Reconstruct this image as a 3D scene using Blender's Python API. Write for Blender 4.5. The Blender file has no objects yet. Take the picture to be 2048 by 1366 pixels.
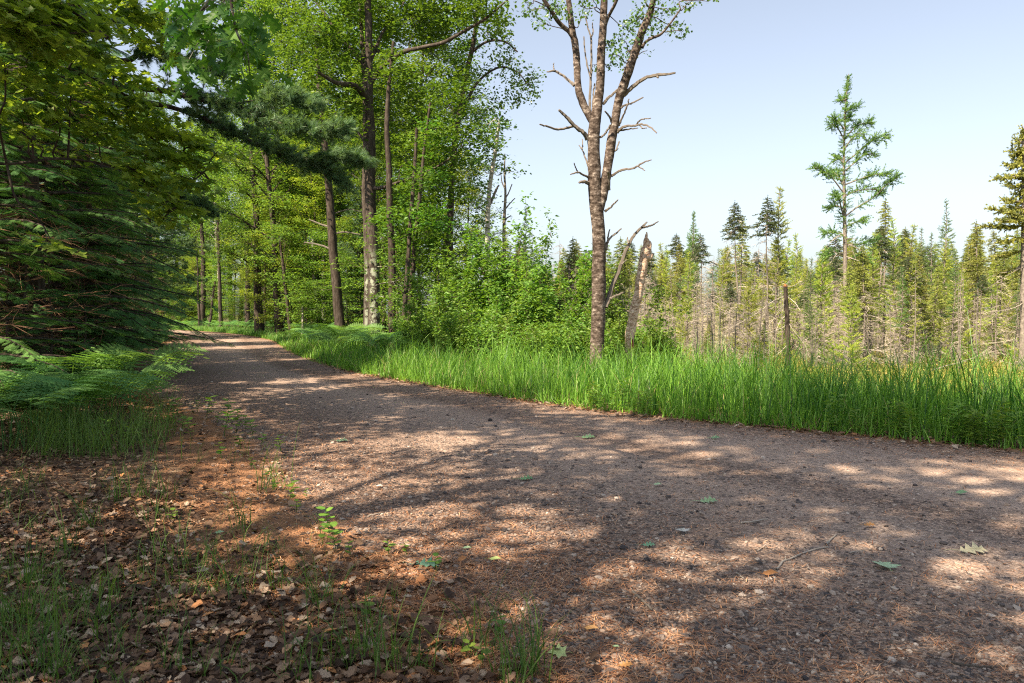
import bpy, math, random
import numpy as np

PI = math.pi
R = random.Random(11)
RG = np.random.default_rng(11)
sc = bpy.context.scene
COL = sc.collection

# ------------------------------------------------------------------ camera, sky, sun, exposure
F = 1593.0            # focal length in pixels of the 2048 px wide frame
HY = 630.0            # horizon row
CAMZ = 1.1
cam_d = bpy.data.cameras.new("camera")
cam_d.lens = 28.0; cam_d.sensor_width = 36.0
cam_d.clip_start = 0.05; cam_d.clip_end = 2000
cam_d.dof.use_dof = True; cam_d.dof.focus_distance = 9.0; cam_d.dof.aperture_fstop = 9.0
cam = bpy.data.objects.new("camera", cam_d); COL.objects.link(cam)
cam.location = (0, 0, CAMZ)
cam.rotation_euler = (PI/2 - math.atan((683-HY)/F), 0, 0)
sc.camera = cam

SUN_AZ = math.radians(225)    # compass style: direction the light comes FROM, measured from +Y towards +X
SUN_EL = math.radians(50)
world = bpy.data.worlds.new("World"); sc.world = world; world.use_nodes = True
wn = world.node_tree.nodes; wl = world.node_tree.links
bg = wn["Background"]
sky = wn.new("ShaderNodeTexSky"); sky.sky_type = 'NISHITA'; sky.sun_disc = False
sky.sun_elevation = SUN_EL; sky.sun_rotation = SUN_AZ
sky.air_density = 1.0; sky.dust_density = 3.0; sky.ozone_density = 1.3; sky.altitude = 300
hs_ = wn.new("ShaderNodeHueSaturation"); hs_.inputs['Saturation'].default_value = 0.60
wl.new(sky.outputs[0], hs_.inputs['Color']); wl.new(hs_.outputs[0], bg.inputs[0]); bg.inputs[1].default_value = 0.078
sd = bpy.data.lights.new("sun", 'SUN'); sd.energy = 5.0; sd.angle = math.radians(0.42); sd.color = (1.0, 0.82, 0.60)
sun = bpy.data.objects.new("sun", sd); COL.objects.link(sun)
SV = np.array([math.sin(SUN_AZ)*math.cos(SUN_EL), math.cos(SUN_AZ)*math.cos(SUN_EL), math.sin(SUN_EL)])
from mathutils import Vector
sun.rotation_euler = Vector(SV).to_track_quat('Z', 'Y').to_euler()
sc.view_settings.view_transform = 'Standard'; sc.view_settings.look = 'None'
sc.view_settings.exposure = 1.65; sc.view_settings.gamma = 1.0
cy = sc.cycles
cy.max_bounces = 8; cy.diffuse_bounces = 4; cy.transmission_bounces = 4; cy.glossy_bounces = 2; cy.transparent_max_bounces = 4
cy.use_denoising = False; cy.pixel_filter_type = 'BLACKMAN_HARRIS'; cy.filter_width = 1.15; cy.denoising_input_passes = 'RGB_ALBEDO_NORMAL'; cy.denoising_prefilter = 'ACCURATE'; cy.adaptive_threshold = 0.005; cy.sample_clamp_indirect = 6; cy.caustics_reflective = False; cy.caustics_refractive = False

# ------------------------------------------------------------------ mesh helpers
class MB:
    def __init__(s): s.V = []; s.L = []; s.S = []; s.M = []; s.T = []; s.n = 0
    def add(s, V, Fc, mat=0, tint=0.5):
        V = np.asarray(V, dtype=np.float32).reshape(-1, 3); Fc = np.asarray(Fc, dtype=np.int32)
        if not len(V) or not len(Fc): return
        s.V.append(V); s.L.append((Fc + s.n).ravel()); s.S.append(np.full(len(Fc), Fc.shape[1], np.int32))
        s.M.append(np.full(len(Fc), mat, np.int32))
        t = np.asarray(tint, dtype=np.float32)
        s.T.append(np.full(len(V), float(t), np.float32) if t.ndim == 0 else t)
        s.n += len(V)
    def build(s, name, mats, parent=None, smooth=False, origin=None):
        me = bpy.data.meshes.new(name)
        V = np.concatenate(s.V); L = np.concatenate(s.L); S = np.concatenate(s.S)
        if origin is not None: V = V - np.asarray(origin, dtype=np.float32)
        me.vertices.add(len(V)); me.vertices.foreach_set("co", V.ravel())
        me.loops.add(len(L)); me.loops.foreach_set("vertex_index", L)
        st = np.zeros(len(S), np.int32); st[1:] = np.cumsum(S)[:-1]
        me.polygons.add(len(S)); me.polygons.foreach_set("loop_start", st)
        if not isinstance(mats, (list, tuple)): mats = [mats]
        for m in mats: me.materials.append(m)
        me.polygons.foreach_set("material_index", np.concatenate(s.M))
        a = me.attributes.new("tint", 'FLOAT', 'POINT'); a.data.foreach_set("value", np.concatenate(s.T))
        me.update(calc_edges=True)
        me.shade_smooth() if smooth else me.shade_flat()
        o = bpy.data.objects.new(name, me); COL.objects.link(o)
        if parent is not None: o.parent = parent
        return o

def nrm(a): return a / np.maximum(np.linalg.norm(a, axis=-1, keepdims=True), 1e-9)

def frames(D, U):
    """matrices whose columns are forward, side, normal"""
    X = nrm(np.asarray(D, float)); U = np.asarray(U, float)
    Z = nrm(U - (U*X).sum(-1, keepdims=True)*X); Y = np.cross(Z, X)
    return np.stack([X, Y, Z], axis=-1)

def scatter(mb, TV, TF, P, M, S, mat=0, tint=0.5):
    P = np.asarray(P, float); n = len(P)
    if n == 0: return
    k = len(TV); S = np.broadcast_to(np.asarray(S, float), (n,)) if np.ndim(S) < 2 else S
    tv = TV[None]*S[:, None, None] if S.ndim == 1 else TV[None]*S[:, None, :]
    V = np.einsum('nij,nkj->nki', M, tv) + P[:, None, :]
    Fc = (np.asarray(TF)[None] + (np.arange(n)*k)[:, None, None]).reshape(-1, np.asarray(TF).shape[1])
    t = np.repeat(np.broadcast_to(np.asarray(tint, float), (n,)), k)
    mb.add(V.reshape(-1, 3), Fc, mat, t)

def scatter_multi(mb, TV, TFs, P, M, S, mat=0, tint=0.5):
    """template with faces of several sizes"""
    P = np.asarray(P, float); n = len(P)
    if n == 0: return
    k = len(TV); S = np.broadcast_to(np.asarray(S, float), (n,)) if np.ndim(S) < 2 else S
    tv = TV[None]*S[:, None, None] if S.ndim == 1 else TV[None]*S[:, None, :]
    V = (np.einsum('nij,nkj->nki', M, tv) + P[:, None, :]).reshape(-1, 3)
    t = np.repeat(np.broadcast_to(np.asarray(tint, float), (n,)), k)
    base = mb.n; first = True
    for TF in TFs:
        Fc = (np.asarray(TF)[None] + (np.arange(n)*k)[:, None, None]).reshape(-1, np.asarray(TF).shape[1])
        if first: mb.add(V, Fc, mat, t); first = False
        else:
            mb.L.append((Fc + base).ravel().astype(np.int32)); mb.S.append(np.full(len(Fc), Fc.shape[1], np.int32)); mb.M.append(np.full(len(Fc), mat, np.int32))

def tube(mb, pts, rad, k=6, mat=0, tint=0.5, rough=0.0, cap=True):
    P = np.asarray(pts, float); n = len(P)
    rad = np.broadcast_to(np.asarray(rad, float), (n,))
    T = np.gradient(P, axis=0) if n > 2 else np.repeat((P[1]-P[0])[None], n, 0)
    T = nrm(T)
    ref = np.array([0.0, 1.0, 0.0]) if abs(T[0][2]) > 0.8 else np.array([0, 0, 1.0])
    N = np.zeros_like(P); N[0] = nrm(ref - ref.dot(T[0])*T[0])
    for i in range(1, n): N[i] = nrm(N[i-1] - N[i-1].dot(T[i])*T[i])
    B = np.cross(T, N)
    a = np.arange(k)*2*PI/k
    rr = rad[:, None]*(1 + (RG.normal(0, rough, (n, k)) if rough else 0))
    V = P[:, None]+rr[..., None]*(np.cos(a)[None, :, None]*N[:, None]+np.sin(a)[None, :, None]*B[:, None])
    V = V.reshape(-1, 3)
    i, j = np.meshgrid(np.arange(n-1), np.arange(k), indexing='ij')
    q = np.stack([i*k+j, i*k+(j+1) % k, (i+1)*k+(j+1) % k, (i+1)*k+j], -1).reshape(-1, 4)
    mb.add(V, q, mat, tint)
    if cap:
        tip = P[-1]+T[-1]*rad[-1]*0.6
        mb.add(np.vstack([V[-k:], tip]), [[j, (j+1) % k, k] for j in range(k)], mat, tint)

def smooth_line(pts, rad, n, wob=0.0):
    """Catmull-Rom resample of a polyline"""
    P = np.asarray(pts, float); r = np.broadcast_to(np.asarray(rad, float), (len(P),))
    if len(P) == 2: t = np.linspace(0, 1, n); Q = P[0]+(P[1]-P[0])*t[:, None]; rq = r[0]+(r[1]-r[0])*t
    else:
        A = np.vstack([2*P[0]-P[1], P, 2*P[-1]-P[-2]])
        u = np.linspace(0, len(P)-1, n); i = np.minimum(u.astype(int), len(P)-2); t = (u-i)[:, None]
        p0, p1, p2, p3 = A[i], A[i+1], A[i+2], A[i+3]
        Q = 0.5*((2*p1)+(-p0+p2)*t+(2*p0-5*p1+4*p2-p3)*t**2+(-p0+3*p1-3*p2+p3)*t**3)
        rq = np.interp(u, np.arange(len(P)), r)
    if wob: Q[1:-1] += RG.normal(0, wob, (n-2, 3))
    return Q, rq

def thing(name, label, cat, loc=(0, 0, 0), group=None):
    o = bpy.data.objects.new(name, None); COL.objects.link(o)
    o.location = loc; o.empty_display_size = 0.2
    o['label'] = label; o['category'] = cat
    if group: o['group'] = group
    return o

def tag(o, label=None, cat=None, group=None, kind=None):
    if label: o['label'] = label
    if cat: o['category'] = cat
    if group: o['group'] = group
    if kind: o['kind'] = kind
    return o

class Proto:
    """first placement moves the built thing itself, later ones copy it and its parts"""
    def __init__(s, root): s.root = root; s.used = False
    def place(s, loc, rz=0, sc_=1.0, label=None, group=None, sz=None, tilt=(0, 0)):
        if not s.used: r = s.root; s.used = True
        else:
            r = s.root.copy(); COL.objects.link(r)
            for ch in s.root.children:
                c = ch.copy(); COL.objects.link(c); c.parent = r
                for g in ch.children:
                    d = g.copy(); COL.objects.link(d); d.parent = c
            if 'group' in r: del r['group']
        r.location = loc; r.rotation_euler = (tilt[0], tilt[1], rz)
        r.scale = (sc_, sc_, sz if sz else sc_)
        if label: r['label'] = label
        if group: r['group'] = group
        return r
    def drop(s):
        if not s.used:
            for ch in list(s.root.children): bpy.data.objects.remove(ch)
            bpy.data.objects.remove(s.root)

# ------------------------------------------------------------------ materials
def new_mat(name):
    m = bpy.data.materials.new(name); m.use_nodes = True
    n = m.node_tree.nodes; l = m.node_tree.links
    return m, n, l, n["Principled BSDF"], n["Material Output"]

def mixc(n, l, fac, a, b, mode='MIX'):
    x = n.new("ShaderNodeMix"); x.data_type = 'RGBA'; x.blend_type = mode
    for i, v in ((0, fac), (6, a), (7, b)):
        if hasattr(v, 'is_output') or isinstance(v, bpy.types.NodeSocket): l.new(v, x.inputs[i])
        elif i == 0: x.inputs[0].default_value = v
        else: x.inputs[i].default_value = (*v, 1)
    return x.outputs[2]

def mth(n, l, op, a, b=None, clamp=False):
    x = n.new("ShaderNodeMath"); x.operation = op; x.use_clamp = clamp
    for i, v in ((0, a), (1, b)):
        if v is None: continue
        if isinstance(v, bpy.types.NodeSocket): l.new(v, x.inputs[i])
        else: x.inputs[i].default_value = v
    return x.outputs[0]

def noise(n, l, vec, scale, detail=3, rough=0.55):
    x = n.new("ShaderNodeTexNoise"); x.inputs['Scale'].default_value = scale; x.inputs['Detail'].default_value = detail
    x.inputs['Roughness'].default_value = rough
    if vec is not None: l.new(vec, x.inputs['Vector'])
    return x.outputs[0]

def ramp(n, l, fac, stops, interp='LINEAR'):
    x = n.new("ShaderNodeValToRGB"); cr = x.color_ramp; cr.interpolation = interp
    while len(cr.elements) > 1: cr.elements.remove(cr.elements[-1])
    cr.elements[0].position = stops[0][0]; cr.elements[0].color = (*stops[0][1], 1)
    for p, c in stops[1:]:
        e = cr.elements.new(p); e.color = (*c, 1)
    l.new(fac, x.inputs[0]); return x.outputs[0]

def leaf_mat(name, c1, c2, transl=0.42, rough=0.5, spec=0.3, vary=0.25):
    m, n, l, b, out = new_mat(name)
    at = n.new("ShaderNodeAttribute"); at.attribute_name = "tint"
    c = mixc(n, l, at.outputs['Fac'], c1, c2)
    oi = n.new("ShaderNodeObjectInfo")
    hs = n.new("ShaderNodeHueSaturation")
    l.new(mth(n, l, 'ADD', mth(n, l, 'MULTIPLY', oi.outputs['Random'], vary), 1-vary/2), hs.inputs['Value'])
    l.new(mth(n, l, 'ADD', mth(n, l, 'MULTIPLY', oi.outputs['Random'], 0.03), 0.485), hs.inputs['Hue'])
    l.new(c, hs.inputs['Color'])
    l.new(hs.outputs[0], b.inputs['Base Color']); b.inputs['Roughness'].default_value = rough
    b.inputs['Specular IOR Level'].default_value = spec
    tr = n.new("ShaderNodeBsdfTranslucent")
    l.new(mixc(n, l, 1.0, hs.outputs[0], (1.5, 1.45, 0.55), 'MULTIPLY'), tr.inputs[0])
    mx = n.new("ShaderNodeMixShader"); mx.inputs[0].default_value = transl
    l.new(b.outputs[0], mx.inputs[1]); l.new(tr.outputs[0], mx.inputs[2]); l.new(mx.outputs[0], out.inputs[0])
    return m

def bark_mat(name, stops, scale=(14, 14, 4), bump=0.6, fine=30, lichen=None):
    m, n, l, b, out = new_mat(name)
    tc = n.new("ShaderNodeTexCoord"); mp = n.new("ShaderNodeMapping"); l.new(tc.outputs['Object'], mp.inputs[0])
    mp.inputs['Scale'].default_value = scale
    f1 = noise(n, l, mp.outputs[0], 1.0, 6, 0.65)
    f2 = noise(n, l, tc.outputs['Object'], fine, 3)
    f = mth(n, l, 'ADD', mth(n, l, 'MULTIPLY', f1, 0.75), mth(n, l, 'MULTIPLY', f2, 0.25))
    c = ramp(n, l, f, stops)
    if lichen:
        z = n.new("ShaderNodeSeparateXYZ"); l.new(tc.outputs['Object'], z.inputs[0])
        lf = noise(n, l, tc.outputs['Object'], 5, 6, 0.7)
        mask = mth(n, l, 'MULTIPLY', mth(n, l, 'SUBTRACT', lf, 0.47), 14, True)
        zz = mth(n, l, 'SUBTRACT', 1.0, mth(n, l, 'MULTIPLY', mth(n, l, 'SUBTRACT', z.outputs[2], lichen[1]), 1.2, True), True)
        xx = mth(n, l, 'MULTIPLY', mth(n, l, 'ADD', z.outputs[0], 0.10), 12, True)
        mask = mth(n, l, 'MULTIPLY', mask, mth(n, l, 'MULTIPLY', zz, xx))
        c = mixc(n, l, mask, c, lichen[0])
    l.new(c, b.inputs['Base Color']); b.inputs['Roughness'].default_value = 0.9; b.inputs['Specular IOR Level'].default_value = 0.15
    bp = n.new("ShaderNodeBump"); bp.inputs['Strength'].default_value = bump; bp.inputs['Distance'].default_value = 0.03
    l.new(f, bp.inputs['Height']); l.new(bp.outputs[0], b.inputs['Normal'])
    return m

def tint_mat(name, stops, rough=0.85, spec=0.2, bumpscale=None, transl=0.0):
    m, n, l, b, out = new_mat(name)
    at = n.new("ShaderNodeAttribute"); at.attribute_name = "tint"
    c = ramp(n, l, at.outputs['Fac'], stops)
    l.new(c, b.inputs['Base Color']); b.inputs['Roughness'].default_value = rough; b.inputs['Specular IOR Level'].default_value = spec
    if bumpscale:
        g = n.new("ShaderNodeNewGeometry")
        bp = n.new("ShaderNodeBump"); bp.inputs['Strength'].default_value = 0.5; bp.inputs['Distance'].default_value = 0.004
        l.new(noise(n, l, g.outputs['Position'], bumpscale, 3), bp.inputs['Height']); l.new(bp.outputs[0], b.inputs['Normal'])
    if transl:
        tr = n.new("ShaderNodeBsdfTranslucent"); l.new(c, tr.inputs[0])
        mx = n.new("ShaderNodeMixShader"); mx.inputs[0].default_value = transl
        l.new(b.outputs[0], mx.inputs[1]); l.new(tr.outputs[0], mx.inputs[2]); l.new(mx.outputs[0], out.inputs[0])
    return m

M_maple = leaf_mat("maple_leaf", (0.055, 0.15, 0.035), (0.26, 0.37, 0.05), 0.55)
M_forest = leaf_mat("forest_leaf", (0.03, 0.095, 0.025), (0.20, 0.32, 0.055), 0.42, vary=0.4)
M_yellow = leaf_mat("sunlit_maple_leaf", (0.08, 0.16, 0.03), (0.32, 0.40, 0.065), 0.45, vary=0.3)
M_oak = leaf_mat("oak_leaf", (0.035, 0.105, 0.022), (0.12, 0.23, 0.028), 0.42)
M_aspen = leaf_mat("aspen_leaf", (0.050, 0.12, 0.050), (0.12, 0.20, 0.05), 0.35, 0.35, 0.5)
M_shrub = leaf_mat("shrub_leaf", (0.055, 0.14, 0.022), (0.19, 0.31, 0.05), 0.42)
M_hem = leaf_mat("hemlock_needle", (0.055, 0.15, 0.06), (0.17, 0.31, 0.09), 0.38, 0.65, 0.12)
M_pine = leaf_mat("pine_needle", (0.07, 0.155, 0.09), (0.18, 0.30, 0.14), 0.32)
M_spruce = leaf_mat("spruce_needle", (0.11, 0.15, 0.045), (0.36, 0.39, 0.09), 0.3, vary=0.4)
M_dkspruce = leaf_mat("dark_spruce_needle", (0.035, 0.07, 0.035), (0.12, 0.15, 0.05), 0.15)
M_larch = leaf_mat("larch_needle", (0.14, 0.24, 0.05), (0.50, 0.54, 0.12), 0.48, vary=0.3)
M_dklarch = leaf_mat("tall_larch_needle", (0.08, 0.16, 0.07), (0.20, 0.30, 0.08), 0.4)
M_fern = leaf_mat("fern_frond", (0.04, 0.125, 0.05), (0.16, 0.31, 0.085), 0.38, 0.6, 0.15)
M_grass = leaf_mat("grass_blade", (0.022, 0.095, 0.014), (0.23, 0.43, 0.06), 0.42, 0.45, 0.35)
M_fgrass = leaf_mat("shoulder_grass_blade", (0.04, 0.10, 0.02), (0.13, 0.22, 0.05), 0.4)
M_bogveg = tint_mat("bog_sedge", [(0, (0.12, 0.17, 0.03)), (0.5, (0.26, 0.26, 0.055)), (1, (0.42, 0.33, 0.12))], transl=0.35)
M_twig = tint_mat("twig_bark", [(0, (0.05, 0.035, 0.025)), (1, (0.13, 0.10, 0.075))])
M_dead = tint_mat("dead_wood", [(0, (0.08, 0.07, 0.06)), (0.5, (0.19, 0.165, 0.14)), (1, (0.38, 0.34, 0.29))])
M_deadbrown = tint_mat("dead_understory_twig", [(0, (0.10, 0.055, 0.035)), (1, (0.30, 0.17, 0.10))])
M_bark = bark_mat("forest_bark", [(0.3, (0.014, 0.011, 0.009)), (0.5, (0.048, 0.038, 0.031)), (0.7, (0.12, 0.10, 0.085))], (18, 18, 4))
M_oakbark = bark_mat("oak_bark", [(0.3, (0.016, 0.013, 0.011)), (0.5, (0.055, 0.045, 0.037)), (0.7, (0.14, 0.12, 0.10))], (16, 16, 4), lichen=((0.30, 0.33, 0.26), 2.6))
M_aspbark = bark_mat("aspen_bark", [(0.37, (0.02, 0.013, 0.010)), (0.47, (0.06, 0.046, 0.037)), (0.55, (0.125, 0.10, 0.085)), (0.62, (0.27, 0.235, 0.205)), (0.72, (0.46, 0.41, 0.36))], (7, 7, 13), 1.0, 26)
M_snagbark = bark_mat("snag_bark", [(0.34, (0.10, 0.06, 0.04)), (0.44, (0.30, 0.20, 0.14)), (0.54, (0.50, 0.39, 0.31)), (0.66, (0.64, 0.54, 0.45))], (9, 9, 20), 1.0, 40)
M_palebark = bark_mat("pale_aspen_bark", [(0.35, (0.14, 0.12, 0.10)), (0.5, (0.38, 0.36, 0.32)), (0.7, (0.58, 0.56, 0.52))], (8, 8, 14), 0.4)
M_spbark = bark_mat("spruce_bark", [(0.3, (0.06, 0.05, 0.042)), (0.7, (0.30, 0.265, 0.23))], (20, 20, 12), 0.5)
M_cavity = tint_mat("rotten_wood", [(0, (0.25, 0.10, 0.04)), (1, (0.5, 0.22, 0.09))])

def ground_mat(name):
    m, n, l, b, out = new_mat(name)
    g = n.new("ShaderNodeNewGeometry"); P = g.outputs['Position']
    def attr(nm):
        a = n.new("ShaderNodeAttribute"); a.attribute_name = nm; return a.outputs['Fac']
    nz = noise(n, l, P, 3.0, 5, 0.6); nz2 = noise(n, l, P, 0.6, 4, 0.55); nf = noise(n, l, P, 70, 3, 0.7); nm_ = noise(n, l, P, 18, 4, 0.65)
    # road gravel
    v = n.new("ShaderNodeTexVoronoi"); v.inputs['Scale'].default_value = 75; l.new(P, v.inputs['Vector'])
    v2 = n.new("ShaderNodeTexVoronoi"); v2.inputs['Scale'].default_value = 30; l.new(P, v2.inputs['Vector'])
    sep = n.new("ShaderNodeSeparateColor"); l.new(v.outputs['Color'], sep.inputs[0])
    sep2 = n.new("ShaderNodeSeparateColor"); l.new(v2.outputs['Color'], sep2.inputs[0])
    stone = ramp(n, l, sep.outputs[0], [(0, (0.06, 0.055, 0.055)), (0.3, (0.19, 0.155, 0.14)), (0.6, (0.34, 0.265, 0.22)), (0.85, (0.44, 0.36, 0.31)), (1, (0.56, 0.48, 0.42))])
    stone2 = ramp(n, l, sep2.outputs[1], [(0, (0.09, 0.085, 0.085)), (0.5, (0.26, 0.215, 0.19)), (1, (0.44, 0.35, 0.30))])
    st = mixc(n, l, mth(n, l, 'GREATER_THAN', sep2.outputs[0], 0.72), stone, stone2)
    dirt = mixc(n, l, nf, (0.27, 0.195, 0.155), (0.45, 0.335, 0.265))
    pack = mth(n, l, 'MULTIPLY', mth(n, l, 'SUBTRACT', nz2, 0.36), 4.0, True)
    road = mixc(n, l, mth(n, l, 'ADD', mth(n, l, 'MULTIPLY', pack, 0.25), mth(n, l, 'ADD', mth(n, l, 'MULTIPLY', attr('loose_shade'), 0.6), 0.25), True), dirt, st)
    road = mixc(n, l, mth(n, l, 'MULTIPLY', attr('loose_shade'), 0.9), road, mixc(n, l, 1.0, road, (0.58, 0.48, 0.42), 'MULTIPLY'))  # loose gravel and needles, also darkened in colour to deepen the foreground shade
    # forest duff: brown leaves and needles
    vd = n.new("ShaderNodeTexVoronoi"); vd.inputs['Scale'].default_value = 26; l.new(P, vd.inputs['Vector'])
    sd_ = n.new("ShaderNodeSeparateColor"); l.new(vd.outputs['Color'], sd_.inputs[0])
    duff = ramp(n, l, mth(n, l, 'ADD', mth(n, l, 'MULTIPLY', sd_.outputs[0], 0.5), mth(n, l, 'MULTIPLY', nm_, 0.5)),
                [(0.15, (0.028, 0.019, 0.013)), (0.45, (0.075, 0.047, 0.03)), (0.62, (0.16, 0.10, 0.062)), (0.8, (0.29, 0.215, 0.15))])
    needle = mixc(n, l, nf, (0.13, 0.065, 0.035), (0.33, 0.18, 0.10))
    duff = mixc(n, l, mth(n, l, 'MULTIPLY', mth(n, l, 'SUBTRACT', mth(n, l, 'ADD', mth(n, l, 'MULTIPLY', attr("needle"), 0.7), mth(n, l, 'MULTIPLY', nz, 0.9)), 0.75), 4, True), duff, needle)
    # green floor under the verge grass and the bog mat
    verge = mixc(n, l, nm_, (0.035, 0.05, 0.015), (0.12, 0.10, 0.045))
    bog = ramp(n, l, mth(n, l, 'ADD', mth(n, l, 'MULTIPLY', nz2, 0.5), mth(n, l, 'MULTIPLY', nm_, 0.5)), [(0.3, (0.09, 0.12, 0.03)), (0.5, (0.24, 0.235, 0.07)), (0.7, (0.42, 0.33, 0.15))])
    c = mixc(n, l, attr("verge"), duff, verge)
    c = mixc(n, l, attr("bog"), c, bog)
    edge = mth(n, l, 'MULTIPLY', mth(n, l, 'SUBTRACT', mth(n, l, 'ADD', attr("road"), mth(n, l, 'MULTIPLY', mth(n, l, 'SUBTRACT', nz, 0.5), 1.1)), 0.42), 6, True)
    c = mixc(n, l, edge, c, road)
    l.new(c, b.inputs['Base Color']); b.inputs['Roughness'].default_value = 0.95; b.inputs['Specular IOR Level'].default_value = 0.12
    hgt = mth(n, l, 'ADD', mth(n, l, 'MULTIPLY', mth(n, l, 'SUBTRACT', 1.0, v.outputs['Distance']), 0.8), mth(n, l, 'MULTIPLY', mth(n, l, 'SUBTRACT', 1.0, v2.outputs['Distance']), 0.5))
    hgt = mth(n, l, 'ADD', hgt, mth(n, l, 'MULTIPLY', nm_, 2.0))
    bp = n.new("ShaderNodeBump"); bp.inputs['Strength'].default_value = 0.75; bp.inputs['Distance'].default_value = 0.02
    l.new(hgt, bp.inputs['Height']); l.new(bp.outputs[0], b.inputs['Normal'])
    return m
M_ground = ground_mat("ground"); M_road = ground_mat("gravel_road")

# ------------------------------------------------------------------ road shape, terrain
LE = np.array([(20, -15), (8, -5.6), (3.5, -1.2), (1.5, 0.8), (0.35, 2.0), (0.02, 2.6), (-0.35, 3.3), (-1.0, 4.2), (-2.1, 6.5), (-3.1, 8.3), (-4.7, 10.6), (-7.2, 15.2), (-9.6, 20.6), (-12.5, 28.5), (-14.8, 35), (-19.5, 45), (-26, 56), (-37, 65), (-60, 72)], float)
RE = np.array([(30, -10), (14, -1.2), (9, 2.6), (6.5, 4.6), (4.1, 6.35), (2.9, 7.35), (1.9, 8.15), (0.8, 9.3), (-0.2, 10.6), (-1.4, 12.5), (-2.5, 14.2), (-3.9, 16.9), (-5.8, 21.4), (-7.8, 27), (-10.5, 34.5), (-15.7, 45.5), (-23.5, 57), (-36, 69), (-60, 79)], float)
ROADPOLY = np.vstack([LE, RE[::-1]])

def pdist(P, L):
    A = L[:-1]; B = L[1:]; D = B-A
    out = np.full(len(P), 1e9)
    for a, d in zip(A, D):
        t = np.clip(((P-a)@d)/(d@d), 0, 1)
        out = np.minimum(out, np.hypot(*(P-(a+t[:, None]*d)).T))
    return out

def inside(P, poly):
    x, y = P[:, 0], P[:, 1]; r = np.zeros(len(P), bool); n = len(poly); j = n-1
    for i in range(n):
        xi, yi = poly[i]; xj, yj = poly[j]
        c = ((yi > y) != (yj > y)) & (x < (xj-xi)*(y-yi)/(yj-yi+1e-12)+xi); r ^= c; j = i
    return r

def sides(P):
    """distance outside the road on the left side, on the right side, and depth inside (0 outside)"""
    P = np.atleast_2d(np.asarray(P, float))[:, :2]
    dl = pdist(P, LE); dr = pdist(P, RE); ins = inside(P, ROADPOLY)
    left = (dl < dr) & ~ins; right = (dl >= dr) & ~ins
    return np.where(left, dl, 0), np.where(right, dr, 0), np.where(ins, np.minimum(dl, dr), 0)

def sst(a, b, x): t = np.clip((x-a)/(b-a), 0, 1); return t*t*(3-2*t)

def hgt(P):
    P = np.atleast_2d(np.asarray(P, float))[:, :2]
    l, r, i = sides(P); mrg = 0.8+0.03*np.maximum(P[:, 1], 0)
    h = -(0.12+0.38*sst(-2.5, 0.5, P[:, 0])+0.12*sst(2, 6, P[:, 0]))*sst(mrg*0.8, 3.6+mrg, r) + 0.75*sst(mrg+1.5, 14, l)
    return h + 0.06*np.sin(P[:, 0]*0.9+1)*np.sin(P[:, 1]*0.8)*sst(mrg, mrg+3, l+r)
def h1(x, y): return float(hgt([(x, y)])[0])

def W(px, py, d): return np.array([(px-1024)/F*d, d, CAMZ+(HY-py)/F*d])
def gpt(px, py):
    h = 0.0
    for _ in range(8):
        d = (CAMZ-h)*F/max(py-HY, 4); h = h1((px-1024)/F*d, d)*0.7+h*0.3
    return np.array([(px-1024)/F*d, d, h1((px-1024)/F*d, d)])
def side_of(px, marks):
    m = min(marks, key=lambda q: abs(q[0]-px)); k = px-m[0]
    return ("right behind " if abs(k) < 9 else ("just left of " if k < 0 else "just right of ") if abs(k) < 32 else ("left of " if k < 0 else "right of "))+m[1]
def gd(px, d): x = (px-1024)/F*d; return np.array([x, d, h1(x, d)])

def set_attr(o, P):
    l, r, i = sides(P); me = o.data
    road = np.where(i > 0, 0.5+i/0.9, 0.5-(l+r)/0.9)
    rd = np.clip(road, 0, 1)
    bogf = sst(6, 11, r)
    bogf = bogf*np.clip(sst(-16, -8, P[:, 0]+P[:, 1]*0.12), 0, 1)
    vergef = sst(0.3, 1.2, r)
    nd = np.clip(1-np.abs(l-0.2)/1.1, 0, 1)*np.where(l > 0, 1, 0)+np.where(i > 0, 1.0, 0)+np.clip(1-r/0.6, 0, 1)*np.where(r > 0, 0.8, 0)
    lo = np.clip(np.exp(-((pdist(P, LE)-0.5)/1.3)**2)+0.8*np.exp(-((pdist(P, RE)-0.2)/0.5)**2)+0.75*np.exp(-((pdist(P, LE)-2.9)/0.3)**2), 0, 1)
    for nm, v in (("loose_shade", lo), ("road", rd), ("bog", bogf), ("verge", vergef), ("needle", np.clip(nd, 0, 1))):
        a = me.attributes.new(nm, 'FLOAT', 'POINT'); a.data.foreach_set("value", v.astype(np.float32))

def grid_obj(name, X, Y, Z, mat):
    n, k = X.shape; mb = MB()
    i, j = np.meshgrid(np.arange(n-1), np.arange(k-1), indexing='ij')
    q = np.stack([i*k+j, (i+1)*k+j, (i+1)*k+j+1, i*k+j+1], -1).reshape(-1, 4)
    V = np.stack([X, Y, Z], -1).reshape(-1, 3)
    mb.add(V, q); o = mb.build(name, mat, smooth=True); set_attr(o, V[:, :2]); return o

u = np.linspace(-1, 1, 300); gx = np.sinh(u*5.2)/np.sinh(5.2)*700 - 1
v = np.linspace(-0.75, 1, 330); gy = np.sinh(v*5.2)/np.sinh(5.2)*900 + 5
GX, GY = np.meshgrid(gx, gy, indexing='ij')
GZ = hgt(np.stack([GX.ravel(), GY.ravel()], -1)).reshape(GX.shape)
tag(grid_obj("ground", GX, GY, GZ, M_ground), kind='structure', label=None)

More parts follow.
